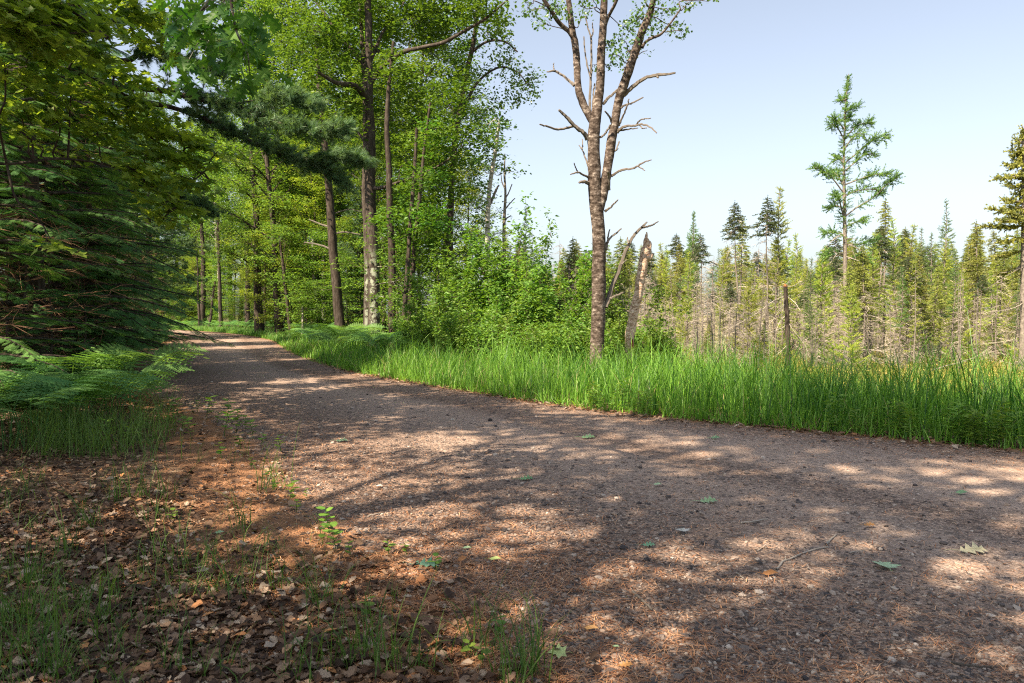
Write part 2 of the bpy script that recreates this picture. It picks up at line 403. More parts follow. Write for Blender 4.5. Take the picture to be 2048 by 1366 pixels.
def resample(L, n):
    s = np.r_[0, np.cumsum(np.hypot(*np.diff(L, axis=0).T))]; q = np.linspace(0, 1, n)
    Q, _ = smooth_line(np.c_[L, np.zeros(len(L))], 1, n*4); Q = Q[:, :2]
    s = np.r_[0, np.cumsum(np.hypot(*np.diff(Q, axis=0).T))]/1.0; s /= s[-1]
    return np.c_[np.interp(q, s, Q[:, 0]), np.interp(q, s, Q[:, 1])]
def densify(L):      # the two edges advance together, vertex by vertex
    Q, _ = smooth_line(np.c_[L, np.zeros(len(L))], 1, (len(L)-1)*24+1); return Q[:, :2]
A, B = densify(LE), densify(RE)
nrmv = nrm(B-A); A2 = A-nrmv*0.45; B2 = B+nrmv*0.45
t = np.linspace(0, 1, 40)
RX = A2[:, None, 0]*(1-t)+B2[:, None, 0]*t; RY = A2[:, None, 1]*(1-t)+B2[:, None, 1]*t
RZ = np.full(RX.shape, 0.004)
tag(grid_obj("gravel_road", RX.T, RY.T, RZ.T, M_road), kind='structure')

# ------------------------------------------------------------------ leaf, spray and frond templates
T_LEAF = np.array([(0, 0, 0), (0.42, 0.30, 0.06), (1, 0, -0.06), (0.42, -0.30, 0.06)]); TF_LEAF = [(0, 1, 2), (0, 2, 3)]
T_ROUND = np.array([(0, 0, 0), (0.2, 0.38, 0.03), (0.65, 0.40, 0.03), (1, 0, -0.05), (0.65, -0.40, 0.03), (0.2, -0.38, 0.03)]); TF_ROUND = [(0, 1, 2, 3), (0, 3, 4, 5)]
def lobed(half, fold=0.18):
    n = len(half); V = [(x, y, abs(y)*fold-0.10*x*x) for x, y in half]+[(x, -y, abs(y)*fold-0.10*x*x) for x, y in half[1:-1]]
    right = list(range(n)); left = [0]+list(range(n, 2*n-2))+[n-1]
    return np.array(V), [[tuple(right)], [tuple(left[::-1])]]
T_MAPLE, TF_MAPLE = lobed([(0, 0), (-0.04, 0.20), (-0.10, 0.46), (0.14, 0.36), (0.26, 0.44), (0.34, 0.68), (0.46, 0.42), (0.50, 0.20), (0.66, 0.30), (0.76, 0.16), (1.0, 0.0)])
T_OAK, TF_OAK = lobed([(0, 0), (0.10, 0.05), (0.20, 0.22), (0.28, 0.07), (0.42, 0.34), (0.50, 0.08), (0.66, 0.36), (0.72, 0.08), (0.88, 0.20), (0.88, 0.06), (1.0, 0.0)])

def put_leaves(mb, kind, C, size, rng, up=0.8, droop=0.25, tlo=0.0, thi=1.0, mat=0, D=None):
    n = len(C)
    if D is None:
        a = rng.uniform(0, 2*PI, n); D = np.stack([np.cos(a), np.sin(a), rng.normal(-droop, 0.25, n)], -1)
    U = np.stack([rng.normal(0, 1-up, n)*1.2, rng.normal(0, 1-up, n)*1.2, np.ones(n)], -1)
    M = frames(D, U); S = size*rng.uniform(0.65, 1.2, n); T = rng.uniform(tlo, thi, n)
    if kind == 'leaf': scatter(mb, T_LEAF, TF_LEAF, C, M, S, mat, T)
    elif kind == 'round': scatter(mb, T_ROUND, TF_ROUND, C, M, S, mat, T)
    elif kind == 'maple': scatter_multi(mb, T_MAPLE, TF_MAPLE, C, M, S, mat, T)
    elif kind == 'oak': scatter_multi(mb, T_OAK, TF_OAK, C, M, S, mat, T)

def sprays(mb, kind, centers, rng, nl=14, rad=0.34, flat=0.25, size=0.11, up=0.8, mat=0, clump=0.35, lean=None, droop=0.25):
    """groups of leaves in flattened discs round each centre"""
    centers = np.asarray(centers, float); n = len(centers)
    if n == 0: return
    off = rng.normal(0, 1, (n, nl, 3))*np.array([rad, rad, rad*flat])*0.6
    if lean is not None: off[..., 2] += (off[..., 0]*lean[0]+off[..., 1]*lean[1])
    base = rng.uniform(0, 1-clump, n)
    C = (centers[:, None]+off).reshape(-1, 3)
    m = len(C); a = rng.uniform(0, 2*PI, m); D = np.stack([np.cos(a), np.sin(a), rng.normal(-droop, 0.25, m)], -1)
    U = np.stack([rng.normal(0, (1-up)*1.2, m), rng.normal(0, (1-up)*1.2, m), np.ones(m)], -1)
    if lean is not None: U[:, 0] -= lean[0]; U[:, 1] -= lean[1]
    M = frames(D, U); S = size*rng.uniform(0.65, 1.2, m); T = np.repeat(base, nl)+rng.uniform(0, clump, m)
    if kind == 'leaf': scatter(mb, T_LEAF, TF_LEAF, C, M, S, mat, T)
    elif kind == 'round': scatter(mb, T_ROUND, TF_ROUND, C, M, S, mat, T)
    elif kind == 'maple': scatter_multi(mb, T_MAPLE, TF_MAPLE, C, M, S, mat, T)
    elif kind == 'oak': scatter_multi(mb, T_OAK, TF_OAK, C, M, S, mat, T)

def branchlet(rng, p0, d, L, n=5, sag=0.0, wob=0.06):
    d = d/np.linalg.norm(d); P = [np.array(p0, float)]; q = np.array(p0, float)
    for i in range(n-1):
        d = d+rng.normal(0, wob, 3); d[2] -= sag/(n-1); d = d/np.linalg.norm(d)
        q = q+d*L/(n-1); P.append(q.copy())
    return np.array(P)

def broadleaf(name, label, cat, seed, H, r0, cb, Rm, nlimb, kind, size, nl=15, per=4, bark=M_bark, leaf=M_forest, flat=0.25, up=0.8, rad=0.36, elev=0.55, lean=0.03, top=0.93, sub=8):
    """a whole tree in its own coordinates: trunk and limbs, crown of leaf sprays"""
    rng = np.random.default_rng(seed); root = thing(name, label, cat)
    tr = MB(); lf = MB()
    n = 9; z = np.linspace(0, H*top, n)
    ax, ay = rng.normal(0, lean, 2)
    T = np.c_[ax*z+np.cumsum(rng.normal(0, 0.05, n)), ay*z+np.cumsum(rng.normal(0, 0.05, n)), z]; T[0] = (0, 0, -0.15)
    rr = r0*(1-0.88*np.linspace(0, 1, n)**1.1); rr[0] *= 1.35
    Q, q = smooth_line(T, rr, 22, 0.0); tube(tr, Q, q, 10, rough=0.05)
    C = []
    for i in range(nlimb):
        f = cb+(1-cb)*(i+rng.uniform(0.1, 0.9))/nlimb
        p0 = np.array([np.interp(f*H*top, T[:, 2], T[:, k]) for k in range(3)])
        g = (f-cb)/(1-cb); L = Rm*(0.55+0.9*math.sin(min(1, g*1.15+0.12)*PI*0.93))*rng.uniform(0.6, 1.1)/1.35
        az = i*2.399+rng.normal(0, 0.3); e = elev+0.6*g+rng.normal(0, 0.12)
        P = branchlet(rng, p0, np.array([math.cos(az)*math.cos(e), math.sin(az)*math.cos(e), math.sin(e)]), L, 6, 0.35, 0.08)
        rb = r0*0.32*(1-0.75*g)
        tube(tr, P, np.linspace(rb, 0.008, 6), 5, cap=False)
        for s in range(sub):
            t0 = 0.25+0.75*(s+rng.uniform(0, 1))/sub; k = min(int(t0*5), 4); fr = t0*5-k
            q0 = P[k]*(1-fr)+P[k+1]*fr; d = P[k+1]-P[k]
            dd = d/np.linalg.norm(d)+np.array([rng.normal(0, 0.8), rng.normal(0, 0.8), rng.normal(0.05, 0.25)])
            Sb = branchlet(rng, q0, dd, L*rng.uniform(0.25, 0.5)*(1.15-0.4*t0), 4, 0.15, 0.1)
            tube(tr, Sb, np.linspace(0.012, 0.004, 4), 3, cap=False)
            for w in range(per): C.append(Sb[1]+(Sb[-1]-Sb[1])*rng.uniform(-0.2, 1.15)+rng.normal(0, 0.12, 3))
    C.append(T[-1]); C = np.array(C)
    sprays(lf, kind, C, rng, nl, rad, flat, size, up)
    tr.build("trunk", bark, root, smooth=True); lf.build("crown", leaf, root)
    return root

# flat evergreen spray: axis along x, twiglets both sides, each a row of needles
def make_spray(ntw=11, nn=6, nlen=0.075, nw=0.030, spread=0.42, droop=0.10):
    V = []; Fc = []
    def needle_row(p0, d, L, k, nl):
        d = np.array(d)/np.linalg.norm(d); s = np.cross((0, 0, 1), d)
        for i in range(k):
            for sg in (-1, 1):
                b = np.array(p0)+d*L*(i+0.3)/k
                t = b+(d*0.75+s*sg*0.8)*nl; w = d*nw
                o = len(V); V.extend([b-w/2, b+w/2, t+np.array([0, 0, -nl*0.12])]); Fc.append((o, o+1, o+2))
        o = len(V); e = np.array(p0)+d*L; V.extend([p0-s*0.004, p0+s*0.004, e]); Fc.append((o, o+1, o+2))
    for i in range(ntw):
        t = (i+0.5)/ntw; L = spread*(0.35+0.75*math.sin(PI*min(1, (1-t)*0.95+0.12)))*0.8
        for sg in (-1, 1):
            needle_row(np.array([t*0.85, 0, -droop*t*t]), (0.72, sg*0.7, -0.12), L, max(3, int(nn*L/spread*1.3)), nlen)
    needle_row(np.array([0.3, 0, -droop*0.1]), (1, 0, -0.2), 0.72, 9, nlen)
    return np.array(V), Fc
T_HSP, TF_HSP = make_spray()
T_HSPL, TF_HSPL = make_spray(5, 3, 0.10, 0.03, 0.45)

def make_tuft(n, L, w, spread, seed, back=0.0):
    rng = np.random.default_rng(seed); V = []; Fc = []
    for i in range(n):
        a = rng.uniform(0, 2*PI); s = rng.uniform(0.2, 1)*spread
        d = np.array([1.0, math.cos(a)*s, math.sin(a)*s]); d /= np.linalg.norm(d)
        b = np.array([rng.uniform(-back, 0.1), 0, 0]); q = np.cross(d, rng.normal(0, 1, 3)); q /= np.linalg.norm(q)
        o = len(V); V.extend([b-q*w/2, b+q*w/2, b+d*L*rng.uniform(0.75, 1.1)]); Fc.append((o, o+1, o+2))
    return np.array(V), Fc
T_PTUFT, TF_PTUFT = make_tuft(38, 1.0, 0.06, 1.1, 5, 0.5)          # white pine
T_STUFT, TF_STUFT = make_tuft(26, 0.30, 0.14, 2.2, 6, 1.0)          # spruce twig, unit length backwards
T_LTUFT, TF_LTUFT = make_tuft(26, 0.28, 0.11, 2.6, 8, 1.0)          # larch twig

def conifer(name, label, cat, seed, H, r0, base, Rm, nwh, per, nsp, spl, leaf, bark, dead_to=0.0, droop=0.55, tmpl=(T_HSP, TF_HSP), dead_mat=M_deadbrown, shape=0.85):
    """hemlock / fir: whorls of drooping branches carrying flat sprays"""
    rng = np.random.default_rng(seed); root = thing(name, label, cat)
    tr = MB(); lf = MB(); dd_ = MB()
    z = np.linspace(0, H, 8); T = np.c_[np.cumsum(rng.normal(0, 0.03, 8)), np.cumsum(rng.normal(0, 0.03, 8)), z]; T[0, 2] = -0.2
    tube(tr, T, r0*(1-0.93*np.linspace(0, 1, 8)), 9)
    P_, D_, U_, S_, T_ = [], [], [], [], []
    for w in range(nwh):
        f = base+(1-base)*(w+rng.uniform(0, 0.8))/nwh; zz = f*H
        c = np.array([np.interp(zz, T[:, 2], T[:, 0]), np.interp(zz, T[:, 2], T[:, 1]), zz])
        for k in range(per):
            az = rng.uniform(0, 2*PI); L = Rm*max(0.08, (1-f)/(1-base))**shape*rng.uniform(0.7, 1.12)+0.12
            P = branchlet(rng, c, np.array([math.cos(az), math.sin(az), 0.25]), L, 6, droop, 0.05)
            tube(tr, P, np.linspace(0.018*L/Rm+0.006, 0.003, 6), 4, cap=False)
            tb = rng.uniform(0, 0.6)
            m = max(3, int(nsp*L/Rm))
            for j in range(m):
                t = 0.18+0.82*(j+0.5)/m; kk = min(int(t*5), 4); q = P[kk]*(1-(t*5-kk))+P[kk+1]*(t*5-kk)
                d = nrm(P[kk+1]-P[kk])
                for sg in (-1, 1):
                    s = np.cross((0, 0, 1), d); v_ = d*0.75+s*sg*rng.uniform(0.5, 0.95)+np.array([0, 0, -0.12+rng.normal(0, 0.08)])
                    P_.append(q); D_.append(v_); U_.append([rng.normal(0, 0.2), rng.normal(0, 0.2), 1]); S_.append(spl*(1.15-0.6*t)*rng.uniform(0.75, 1.2)); T_.append(tb+rng.uniform(0, 0.4))
            P_.append(P[-2]); D_.append(P[-1]-P[-2]); U_.append([0, 0, 1]); S_.append(spl*0.9); T_.append(tb+0.3)
    scatter(lf, tmpl[0], tmpl[1], np.array(P_), frames(np.array(D_), np.array(U_)), np.array(S_), 0, np.array(T_))
    if dead_to > 0:
        for w in range(int(40*dead_to)+14):
            zz = rng.uniform(0.02, max(base, 0.02)+dead_to)*H; az = rng.uniform(0, 2*PI); L = Rm*rng.uniform(0.25, 0.6)
            P = branchlet(rng, (np.interp(zz, T[:, 2], T[:, 0]), np.interp(zz, T[:, 2], T[:, 1]), zz), np.array([math.cos(az), math.sin(az), rng.uniform(-0.25, 0.15)]), L, 5, 0.2, 0.09)
            tt = rng.uniform(0, 1); tube(dd_, P, np.linspace(0.006, 0.002, 5), 3, tint=tt, cap=False)
            for s in range(9):
                i = rng.integers(1, 5); d = P[i]-P[i-1]; d = nrm(d)+rng.normal(0, 0.6, 3)
                tube(dd_, branchlet(rng, P[i], d, L*rng.uniform(0.15, 0.4), 3, 0.1, 0.12), [0.005, 0.004, 0.002], 3, tint=tt, cap=False)
        dd_.build("dead_branches", dead_mat, root)  # bare dead branches and twigs on the trunk
    tr.build("trunk", bark, root, smooth=True); lf.build("crown", leaf, root)
    return root

def bog_tree(name, label, seed, H, r0, live, Rm, kind='spruce', ndead=60, nlive=60, leaf=M_spruce, deadR=1.0, club=0.3):
    """thin bog conifer: bare grey dead branches below, live tufted branches above"""
    rng = np.random.default_rng(seed); root = thing(name, label, 'tree')
    tr = MB(); lf = MB(); dd_ = MB()
    z = np.linspace(0, H, 9); T = np.c_[np.cumsum(rng.normal(0, 0.035, 9)), np.cumsum(rng.normal(0, 0.035, 9)), z]; T[0, 2] = -0.3
    tube(tr, T, r0*(1-0.9*np.linspace(0, 1, 9)), 7)
    tz = lambda q: np.array([np.interp(q, T[:, 2], T[:, 0]), np.interp(q, T[:, 2], T[:, 1]), q])
    P_, D_, S_, T_ = [], [], [], []
    for i in range(nlive):
        f = live+(1-live)*(i/nlive)**0.9; g = (f-live)/(1-live); az = i*2.399+rng.normal(0, 0.4)
        if kind == 'spruce':
            prof = (1-g)**0.75*(0.75+0.25*math.sin(g*19+seed)) + club*math.exp(-((g-0.86)/0.09)**2)*0.35
            L = Rm*max(0.10, prof)*rng.uniform(0.6, 1.15); d0 = np.array([math.cos(az), math.sin(az), 0.05]); sag = 0.35
        else:
            prof = (1-g)**0.9*(0.7+0.3*math.sin(g*11+seed))
            L = Rm*max(0.07, prof)*rng.uniform(0.45, 1.2); d0 = np.array([math.cos(az), math.sin(az), 0.35+0.3*g]); sag = -0.15
        P = branchlet(rng, tz(f*H), d0, L, 5, sag, 0.07)
        tube(tr, P, np.linspace(0.014, 0.004, 5), 3, cap=False); tb = rng.uniform(0, 0.55)
        m = max(3, int(L/(0.10 if kind == 'spruce' else 0.13)))
        for j in range(m):
            t = (0.12 if kind == 'spruce' else 0.2)+0.86*(j+rng.uniform(0, 1))/m; kk = min(int(t*4), 3); q = P[kk]*(1-(t*4-kk))+P[kk+1]*(t*4-kk); d = nrm(P[kk+1]-P[kk])
            for sg in (-1, 1):
                s = np.cross((0, 0, 1), d); v_ = d*0.8+s*sg*rng.uniform(0.3, 1.0)+rng.normal(0, 0.2, 3)
                ln = (0.24 if kind == 'spruce' else 0.26)*rng.uniform(0.6, 1.2)*(1.1-0.4*t)*min(1, L/0.5+0.35)
                P_.append(q+nrm(v_)*ln); D_.append(v_); S_.append(ln); T_.append(tb+rng.uniform(0, 0.45))
    for j in range(5): P_.append(tz(H)+np.array([0, 0, -0.08*j+0.1])); D_.append((rng.normal(0, .3), rng.normal(0, .3), 1)); S_.append(0.16); T_.append(0.5)
    U_ = rng.normal(0, 1, (len(P_), 3)); tm = (T_STUFT, TF_STUFT) if kind == 'spruce' else (T_LTUFT, TF_LTUFT)
    scatter(lf, tm[0], tm[1], np.array(P_), frames(np.array(D_, float), U_), np.array(S_), 0, np.array(T_))
    for i in range(ndead):
        zz = H*rng.uniform(0.04, min(0.97, live+0.12)); az = rng.uniform(0, 2*PI); L = Rm*deadR*rng.uniform(0.4, 1.1)*(1.1-0.6*zz/H)
        P = branchlet(rng, tz(zz), np.array([math.cos(az), math.sin(az), 0.15]), L, 5, 0.75, 0.09)
        tt = rng.uniform(0, 1); tube(dd_, P, np.linspace(0.009, 0.004, 5), 3, tint=tt, cap=False)
        for s in range(5):
            k = rng.integers(1, 5); d = nrm(P[k]-P[k-1])+rng.normal(0, 0.55, 3)
            tube(dd_, branchlet(rng, P[k], d, L*rng.uniform(0.2, 0.45), 3, 0.3, 0.15), [0.006, 0.005, 0.003], 3, tint=tt, cap=False)
    tr.build("trunk", M_spbark, root, smooth=True)
    if P_ and nlive: lf.build("crown", leaf, root)
    if ndead: dd_.build("dead_branches", M_dead, root)  # dead side branches with their twigs, not foliage
    return root

# ------------------------------------------------------------------ traced trees: limbs given as (px, py, width px, depth offset)
class Traced:
    def __init__(s, name, label, cat, px, py, d, seed, group=None):
        s.d = d; s.rng = np.random.default_rng(seed); b = W(px, py, d); s.b = b
        s.root = thing(name, label, cat, b, group); s.tr = MB(); s.lf = MB(); s.dd = MB(); s.lines = []
    def limb(s, pts, mb=None, k=10, n=None, rough=0.04, tint=0.5, keep=True, d0=0.0, wob=0.0, dz=None):
        P = []; r = []
        for i, p in enumerate(pts):
            off = p[3] if len(p) > 3 else (d0+(dz or 0)*i/max(1, len(pts)-1))
            P.append(W(p[0], p[1], s.d+off)); r.append(p[2]/F*s.d/2)
        Q, q = smooth_line(P, r, n or max(4, 4*len(pts)), wob)
        tube(mb or s.tr, Q, q, k, rough=rough, tint=tint)
        if keep: s.lines.append((Q, q))
        return Q, q
    def dead(s, pts, dz=0.0, tint=0.3): return s.limb(pts, s.dd, 5, None, 0.06, tint, False, 0, 0.004, dz)
    def blob(s, cx, cy, rx, ry, n, kind, size, dep=1.0, off=0.0, nl=12, rad=0.3, flat=0.35, up=0.7, twigs=0.35, clump=0.4, lean=None, droop=0.25):
        rng = s.rng; v = rng.normal(0, 1, (n, 3)); v = nrm(v)*rng.uniform(0.0, 1, (n, 1))**(1/2.4)
        c = W(cx, cy, s.d+off); sc3 = np.array([rx/F*s.d, dep, ry/F*s.d]); C = c+v*sc3
        sprays(s.lf, kind, C, rng, nl, rad, flat, size, up, clump=clump, lean=lean, droop=droop)
        if s.lines and twigs:
            allp = np.concatenate([q[0] for q in s.lines]); j = np.argmin(np.linalg.norm(allp-c, axis=1)+np.maximum(0, allp[:, 2]-c[2])*1.5)
            a = allp[j]; mid = a*0.35+c*0.65
            tube(s.tr, smooth_line([a, (a+mid)/2+rng.normal(0, 0.08, 3), mid, c], [0.03, 0.022, 0.016, 0.01], 9)[0], np.linspace(0.013, 0.006, 9), 5, cap=False)
            for p in C[:int(n*twigs)]:
                st = mid+(c-mid)*rng.uniform(0, 1); tube(s.tr, [st, (st+p)/2+rng.normal(0, 0.05, 3), p], [0.006, 0.004, 0.002], 3, cap=False)
    def done(s, bark, leaf=None, dead=None):
        s.tr.build("trunk", bark, s.root, smooth=True, origin=s.b)
        if s.lf.n: s.lf.build("crown", leaf, s.root, origin=s.b)
        if s.dd.n: s.dd.build("dead_branches", dead or M_dead, s.root, origin=s.b)  # dead limbs and stubs along the stem
        return s.root
# ------------------------------------------------------------------ the forked aspen by the grass verge
def aspen():
    t = Traced("aspen_tree", "tall aspen with rough banded bark forking into bare stems above the tall grass", "tree", 1193, 738, 16.7, 21)
    t.limb([(1192, 812, 40), (1193, 765, 32), (1193, 720, 29), (1196, 650, 28), (1197, 560, 27), (1197, 470, 26), (1190, 400, 27), (1188, 360, 26), (1187, 322, 24), (1186, 281, 24), (1189, 243, 23), (1195, 205, 18), (1199, 164, 17), (1200, 117, 16), (1203, 76, 15), (1205, 30, 14), (1207, -60, 12), (1202, -160, 9), (1208, -250, 5)], k=20, n=70, rough=0.045)
    t.limb([(1196, 430, 16), (1204, 392, 20), (1211, 355, 19), (1216, 322, 18), (1222, 281, 18), (1228, 252, 17), (1234, 211, 17), (1243, 181, 18, -.1), (1260, 132, 17, -.2), (1272, 97, 16, -.2), (1281, 70, 15, -.3), (1295, 38, 13, -.3), (1303, 5, 11, -.4), (1310, -60, 9, -.5), (1322, -140, 6, -.5)], k=14, n=54, rough=0.05)
    t.limb([(1187, 252, 14), (1175, 232, 15), (1165, 211, 15), (1155, 181, 14), (1153, 140, 14, .2), (1149, 97, 14, .3), (1143, 67, 13, .3), (1138, 29, 11, .4), (1132, -20, 10, .5), (1125, -90, 7, .5)], k=12, n=40, rough=0.05)
    t.limb([(1147, 88, 9, .3), (1136, 70, 9, .3), (1117, 53, 9, .2), (1099, 26, 8, 0), (1082, 0, 8, -.1), (1068, -35, 6, -.2), (1050, -70, 4, -.2)], k=8)
    t.limb([(1281, 102, 7, -.3), (1287, 92, 6, -.3), (1300, 83, 6, -.5), (1319, 75, 5, -.6), (1340, 50, 4, -.8), (1357, 26, 3, -.8)], k=6)
    t.limb([(1207, 62, 7), (1215, 40, 7), (1228, 15, 7, -.2), (1240, -20, 6, -.3)], k=6)
    D = t.dead
    D([(1147, 176, 7), (1137, 166, 6), (1126, 158, 5), (1109, 148, 5), (1093, 149, 3)], .3); D([(1108, 148, 3), (1106, 140, 2.4), (1107, 132, 2)], .3)
    D([(1175, 281, 12), (1166, 268, 9), (1149, 255, 8), (1131, 236, 7), (1117, 224, 5)], -.3); D([(1145, 256, 6), (1130, 260, 5), (1114, 262, 4.5), (1093, 256, 4), (1079, 252, 3)], -.5)
    D([(1178, 344, 4), (1172, 325, 3.5), (1165, 305, 3), (1157, 293, 2.2)], .3); D([(1163, 302, 3), (1164, 290, 2.4), (1163, 281, 2)], .3)
    D([(1177, 357, 5), (1165, 351, 4), (1155, 347, 4), (1140, 351, 2.5)], -.4); D([(1155, 347, 3), (1150, 336, 2.5), (1147, 328, 2)], -.3)
    D([(1178, 368, 9), (1168, 365, 7), (1158, 367, 5)], -.3)
    D([(1244, 196, 10), (1255, 185, 9), (1269, 173, 8), (1290, 160, 7), (1313, 155, 7), (1330, 154, 5), (1347, 151, 4)], -.5); D([(1310, 155, 6), (1313, 160, 4)], -.5)
    D([(1221, 355, 6), (1230, 348, 5), (1243, 342, 5), (1262, 339, 4), (1275, 334, 4), (1290, 325, 3), (1301, 322, 2)], -.5); D([(1274, 335, 3), (1282, 339, 2.5), (1288, 343, 2)], -.5)
    D([(1232, 268, 8), (1240, 260, 6), (1252, 255, 5), (1265, 255, 4.5), (1280, 252, 4), (1295, 256, 3.5), (1304, 262, 3), (1311, 269, 2.5)], -.6)
    D([(1271, 252, 3.5), (1279, 243, 3), (1290, 241, 2.5), (1299, 240, 2)], -.6); D([(1277, 253, 3), (1283, 260, 2.5), (1291, 259, 2)], -.6); D([(1238, 264, 4), (1255, 262, 3), (1274, 259, 2)], -.3)
    D([(1236, 222, 5), (1248, 214, 4), (1262, 210, 3.5), (1284, 199, 2.5)], -.4)
    D([(1236, 255, 5), (1243, 238, 4), (1250, 222, 3.5), (1256, 202, 2.5)], -.3)
    D([(1204, 213, 6), (1213, 202, 6), (1224, 192, 5), (1240, 179, 5), (1255, 163, 3.5)], -.1)
    D([(1178, 225, 6), (1179, 190, 5), (1180, 150, 5), (1181, 110, 4), (1180, 82, 4), (1174, 62, 3), (1169, 40, 2.5)], .2); D([(1180, 160, 4), (1174, 140, 3.5), (1169, 115, 3), (1166, 80, 2.5)], .1); D([(1180, 84, 3), (1184, 72, 3), (1183, 53, 2)], .2)
    D([(1184, 225, 4), (1185, 195, 3.5), (1188, 172, 3)], .1); D([(1242, 185, 5), (1246, 160, 4), (1247, 140, 3)], .3)
    D([(1198, 278, 5), (1207, 272, 4), (1213, 264, 4), (1219, 253, 3.5)], -.2); D([(1222, 248, 5), (1216, 235, 4), (1208, 226, 3)], -.2)
    D([(1209, 424, 6), (1220, 416, 4), (1228, 408, 3.5), (1235, 401, 2.5)], -.3)
    D([(1211, 615, 12), (1217, 596, 10), (1224, 571, 9), (1236, 546, 8), (1247, 512, 7), (1259, 485, 7), (1270, 468, 6), (1284, 454, 6), (1293, 445, 3)], .6, .15)
    D([(1283, 456, 5), (1295, 454, 4), (1305, 450, 3.5), (1315, 444, 2.5)], .6, .15); D([(1257, 488, 4), (1254, 480, 3), (1254, 475, 2)], .4); D([(1242, 530, 3), (1252, 520, 2)], .3)
    D([(1211, 500, 7), (1214, 485, 6), (1222, 474, 4), (1230, 468, 4), (1242, 458, 2.5)], .3); D([(1214, 486, 4), (1216, 472, 3.5), (1219, 460, 2.5)], .3)
    D([(1220, 597, 5), (1232, 592, 4), (1246, 585, 3)], -.2); D([(1218, 382, 5), (1216, 352, 6), (1214, 345, 4)], -.3)
    D([(1237, 286, 3), (1233, 296, 3), (1230, 304, 3)], -.2); D([(1228, 305, 3), (1235, 300, 2)], -.3)
    for k, (cx, cy, rx, ry, n) in enumerate([(1048, 12, 14, 14, 5), (1062, 30, 16, 12, 5), (1080, 50, 14, 14, 6), (1096, 30, 14, 24, 7), (1113, 18, 18, 20, 7), (1135, 35, 12, 14, 5), (1158, 20, 14, 20, 6), (1172, 40, 8, 12, 3), (1184, 10, 12, 14, 4),
            (1215, 95, 10, 16, 6), (1230, 115, 14, 14, 7), (1218, 140, 10, 10, 4), (1240, 85, 14, 16, 7), (1252, 60, 16, 18, 8), (1270, 40, 18, 18, 9), (1262, 100, 12, 18, 6), (1290, 20, 20, 18, 8), (1306, 45, 14, 18, 7), (1330, 25, 20, 18, 8), (1345, 60, 20, 14, 8), (1362, 70, 10, 6, 3), (1352, 5, 18, 12, 6), (1375, 12, 10, 14, 4), (1396, 3, 14, 6, 4), (1418, 2, 12, 5, 3), (1188, 137, 5, 8, 2), (1290, 108, 3, 5, 1), (1250, 128, 8, 8, 3), (1275, 80, 10, 10, 4), (1300, 65, 10, 8, 4),
            (1100, -60, 90, 50, 30), (1210, -90, 90, 80, 40), (1320, -70, 110, 60, 40), (1210, -180, 110, 60, 30)]):
        t.blob(cx, cy, rx, ry, n, 'round', 0.062, dep=0.5 if cy > 0 else 1.5, off=(-0.4, 0.3)[k % 2], nl=9, rad=0.12, flat=0.9, up=0.25, clump=0.6, twigs=0.5, droop=0.6)
    t.done(M_aspbark, M_aspen, M_dead)
aspen()

def snag():
    t = Traced("broken_snag", "broken bare aspen stump, leaning and jagged at the top, behind the verge grass", "dead tree", 1258, 738, 17.6, 22)
    t.limb([(1257, 812, 19), (1258, 765, 16), (1260, 725, 15), (1259, 700, 17), (1260, 670, 19), (1265, 641, 18), (1270, 612, 18), (1276, 589, 17), (1280, 560, 18), (1284, 540, 19), (1288, 515, 19), (1291, 497, 19)], k=18, n=46, rough=0.07)
    t.limb([(1289, 505, 14), (1291, 488, 11), (1291.5, 474, 7), (1292.5, 465, 2.5)], k=9, n=9, rough=0.16); t.limb([(1296, 506, 11), (1298, 492, 9), (1299, 483, 4)], k=8, n=7, rough=0.16, d0=0.05); t.limb([(1286, 506, 9, -.05), (1286, 495, 5, -.05), (1287, 488, 2, -.05)], k=7, n=6, rough=0.2)
    t.limb([(1287, 522, 14), (1294, 517, 13, -.04), (1300, 514, 11, -.08), (1303, 508, 5, -.08)], k=9, n=9, rough=0.12)
    t.dead([(1303, 511, 4), (1307, 508, 3)], -.08)
    cv = MB(); rng = t.rng
    c = W(1264.5, 690, 17.42); u = np.linspace(0, 1, 10)[:, None]
    a = np.linspace(0, 2*PI, 14)[:-1]; rim = np.stack([np.cos(a)*0.028, np.zeros(13)-0.012, np.sin(a)*0.13], -1)+c; inn = np.stack([np.cos(a)*0.015, np.zeros(13)+0.03, np.sin(a)*0.10], -1)+c
    V = np.vstack([rim, inn]); cv.add(V, [(i, (i+1) % 13, 13+(i+1) % 13, 13+i) for i in range(13)], 0, rng.uniform(0, 1, 26)); cv.add(inn, [tuple(range(13))], 0, 0.2)
    t.done(M_snagbark, None, M_dead); cv.build("rotten_hollow", M_cavity, t.root, origin=t.b)
snag()

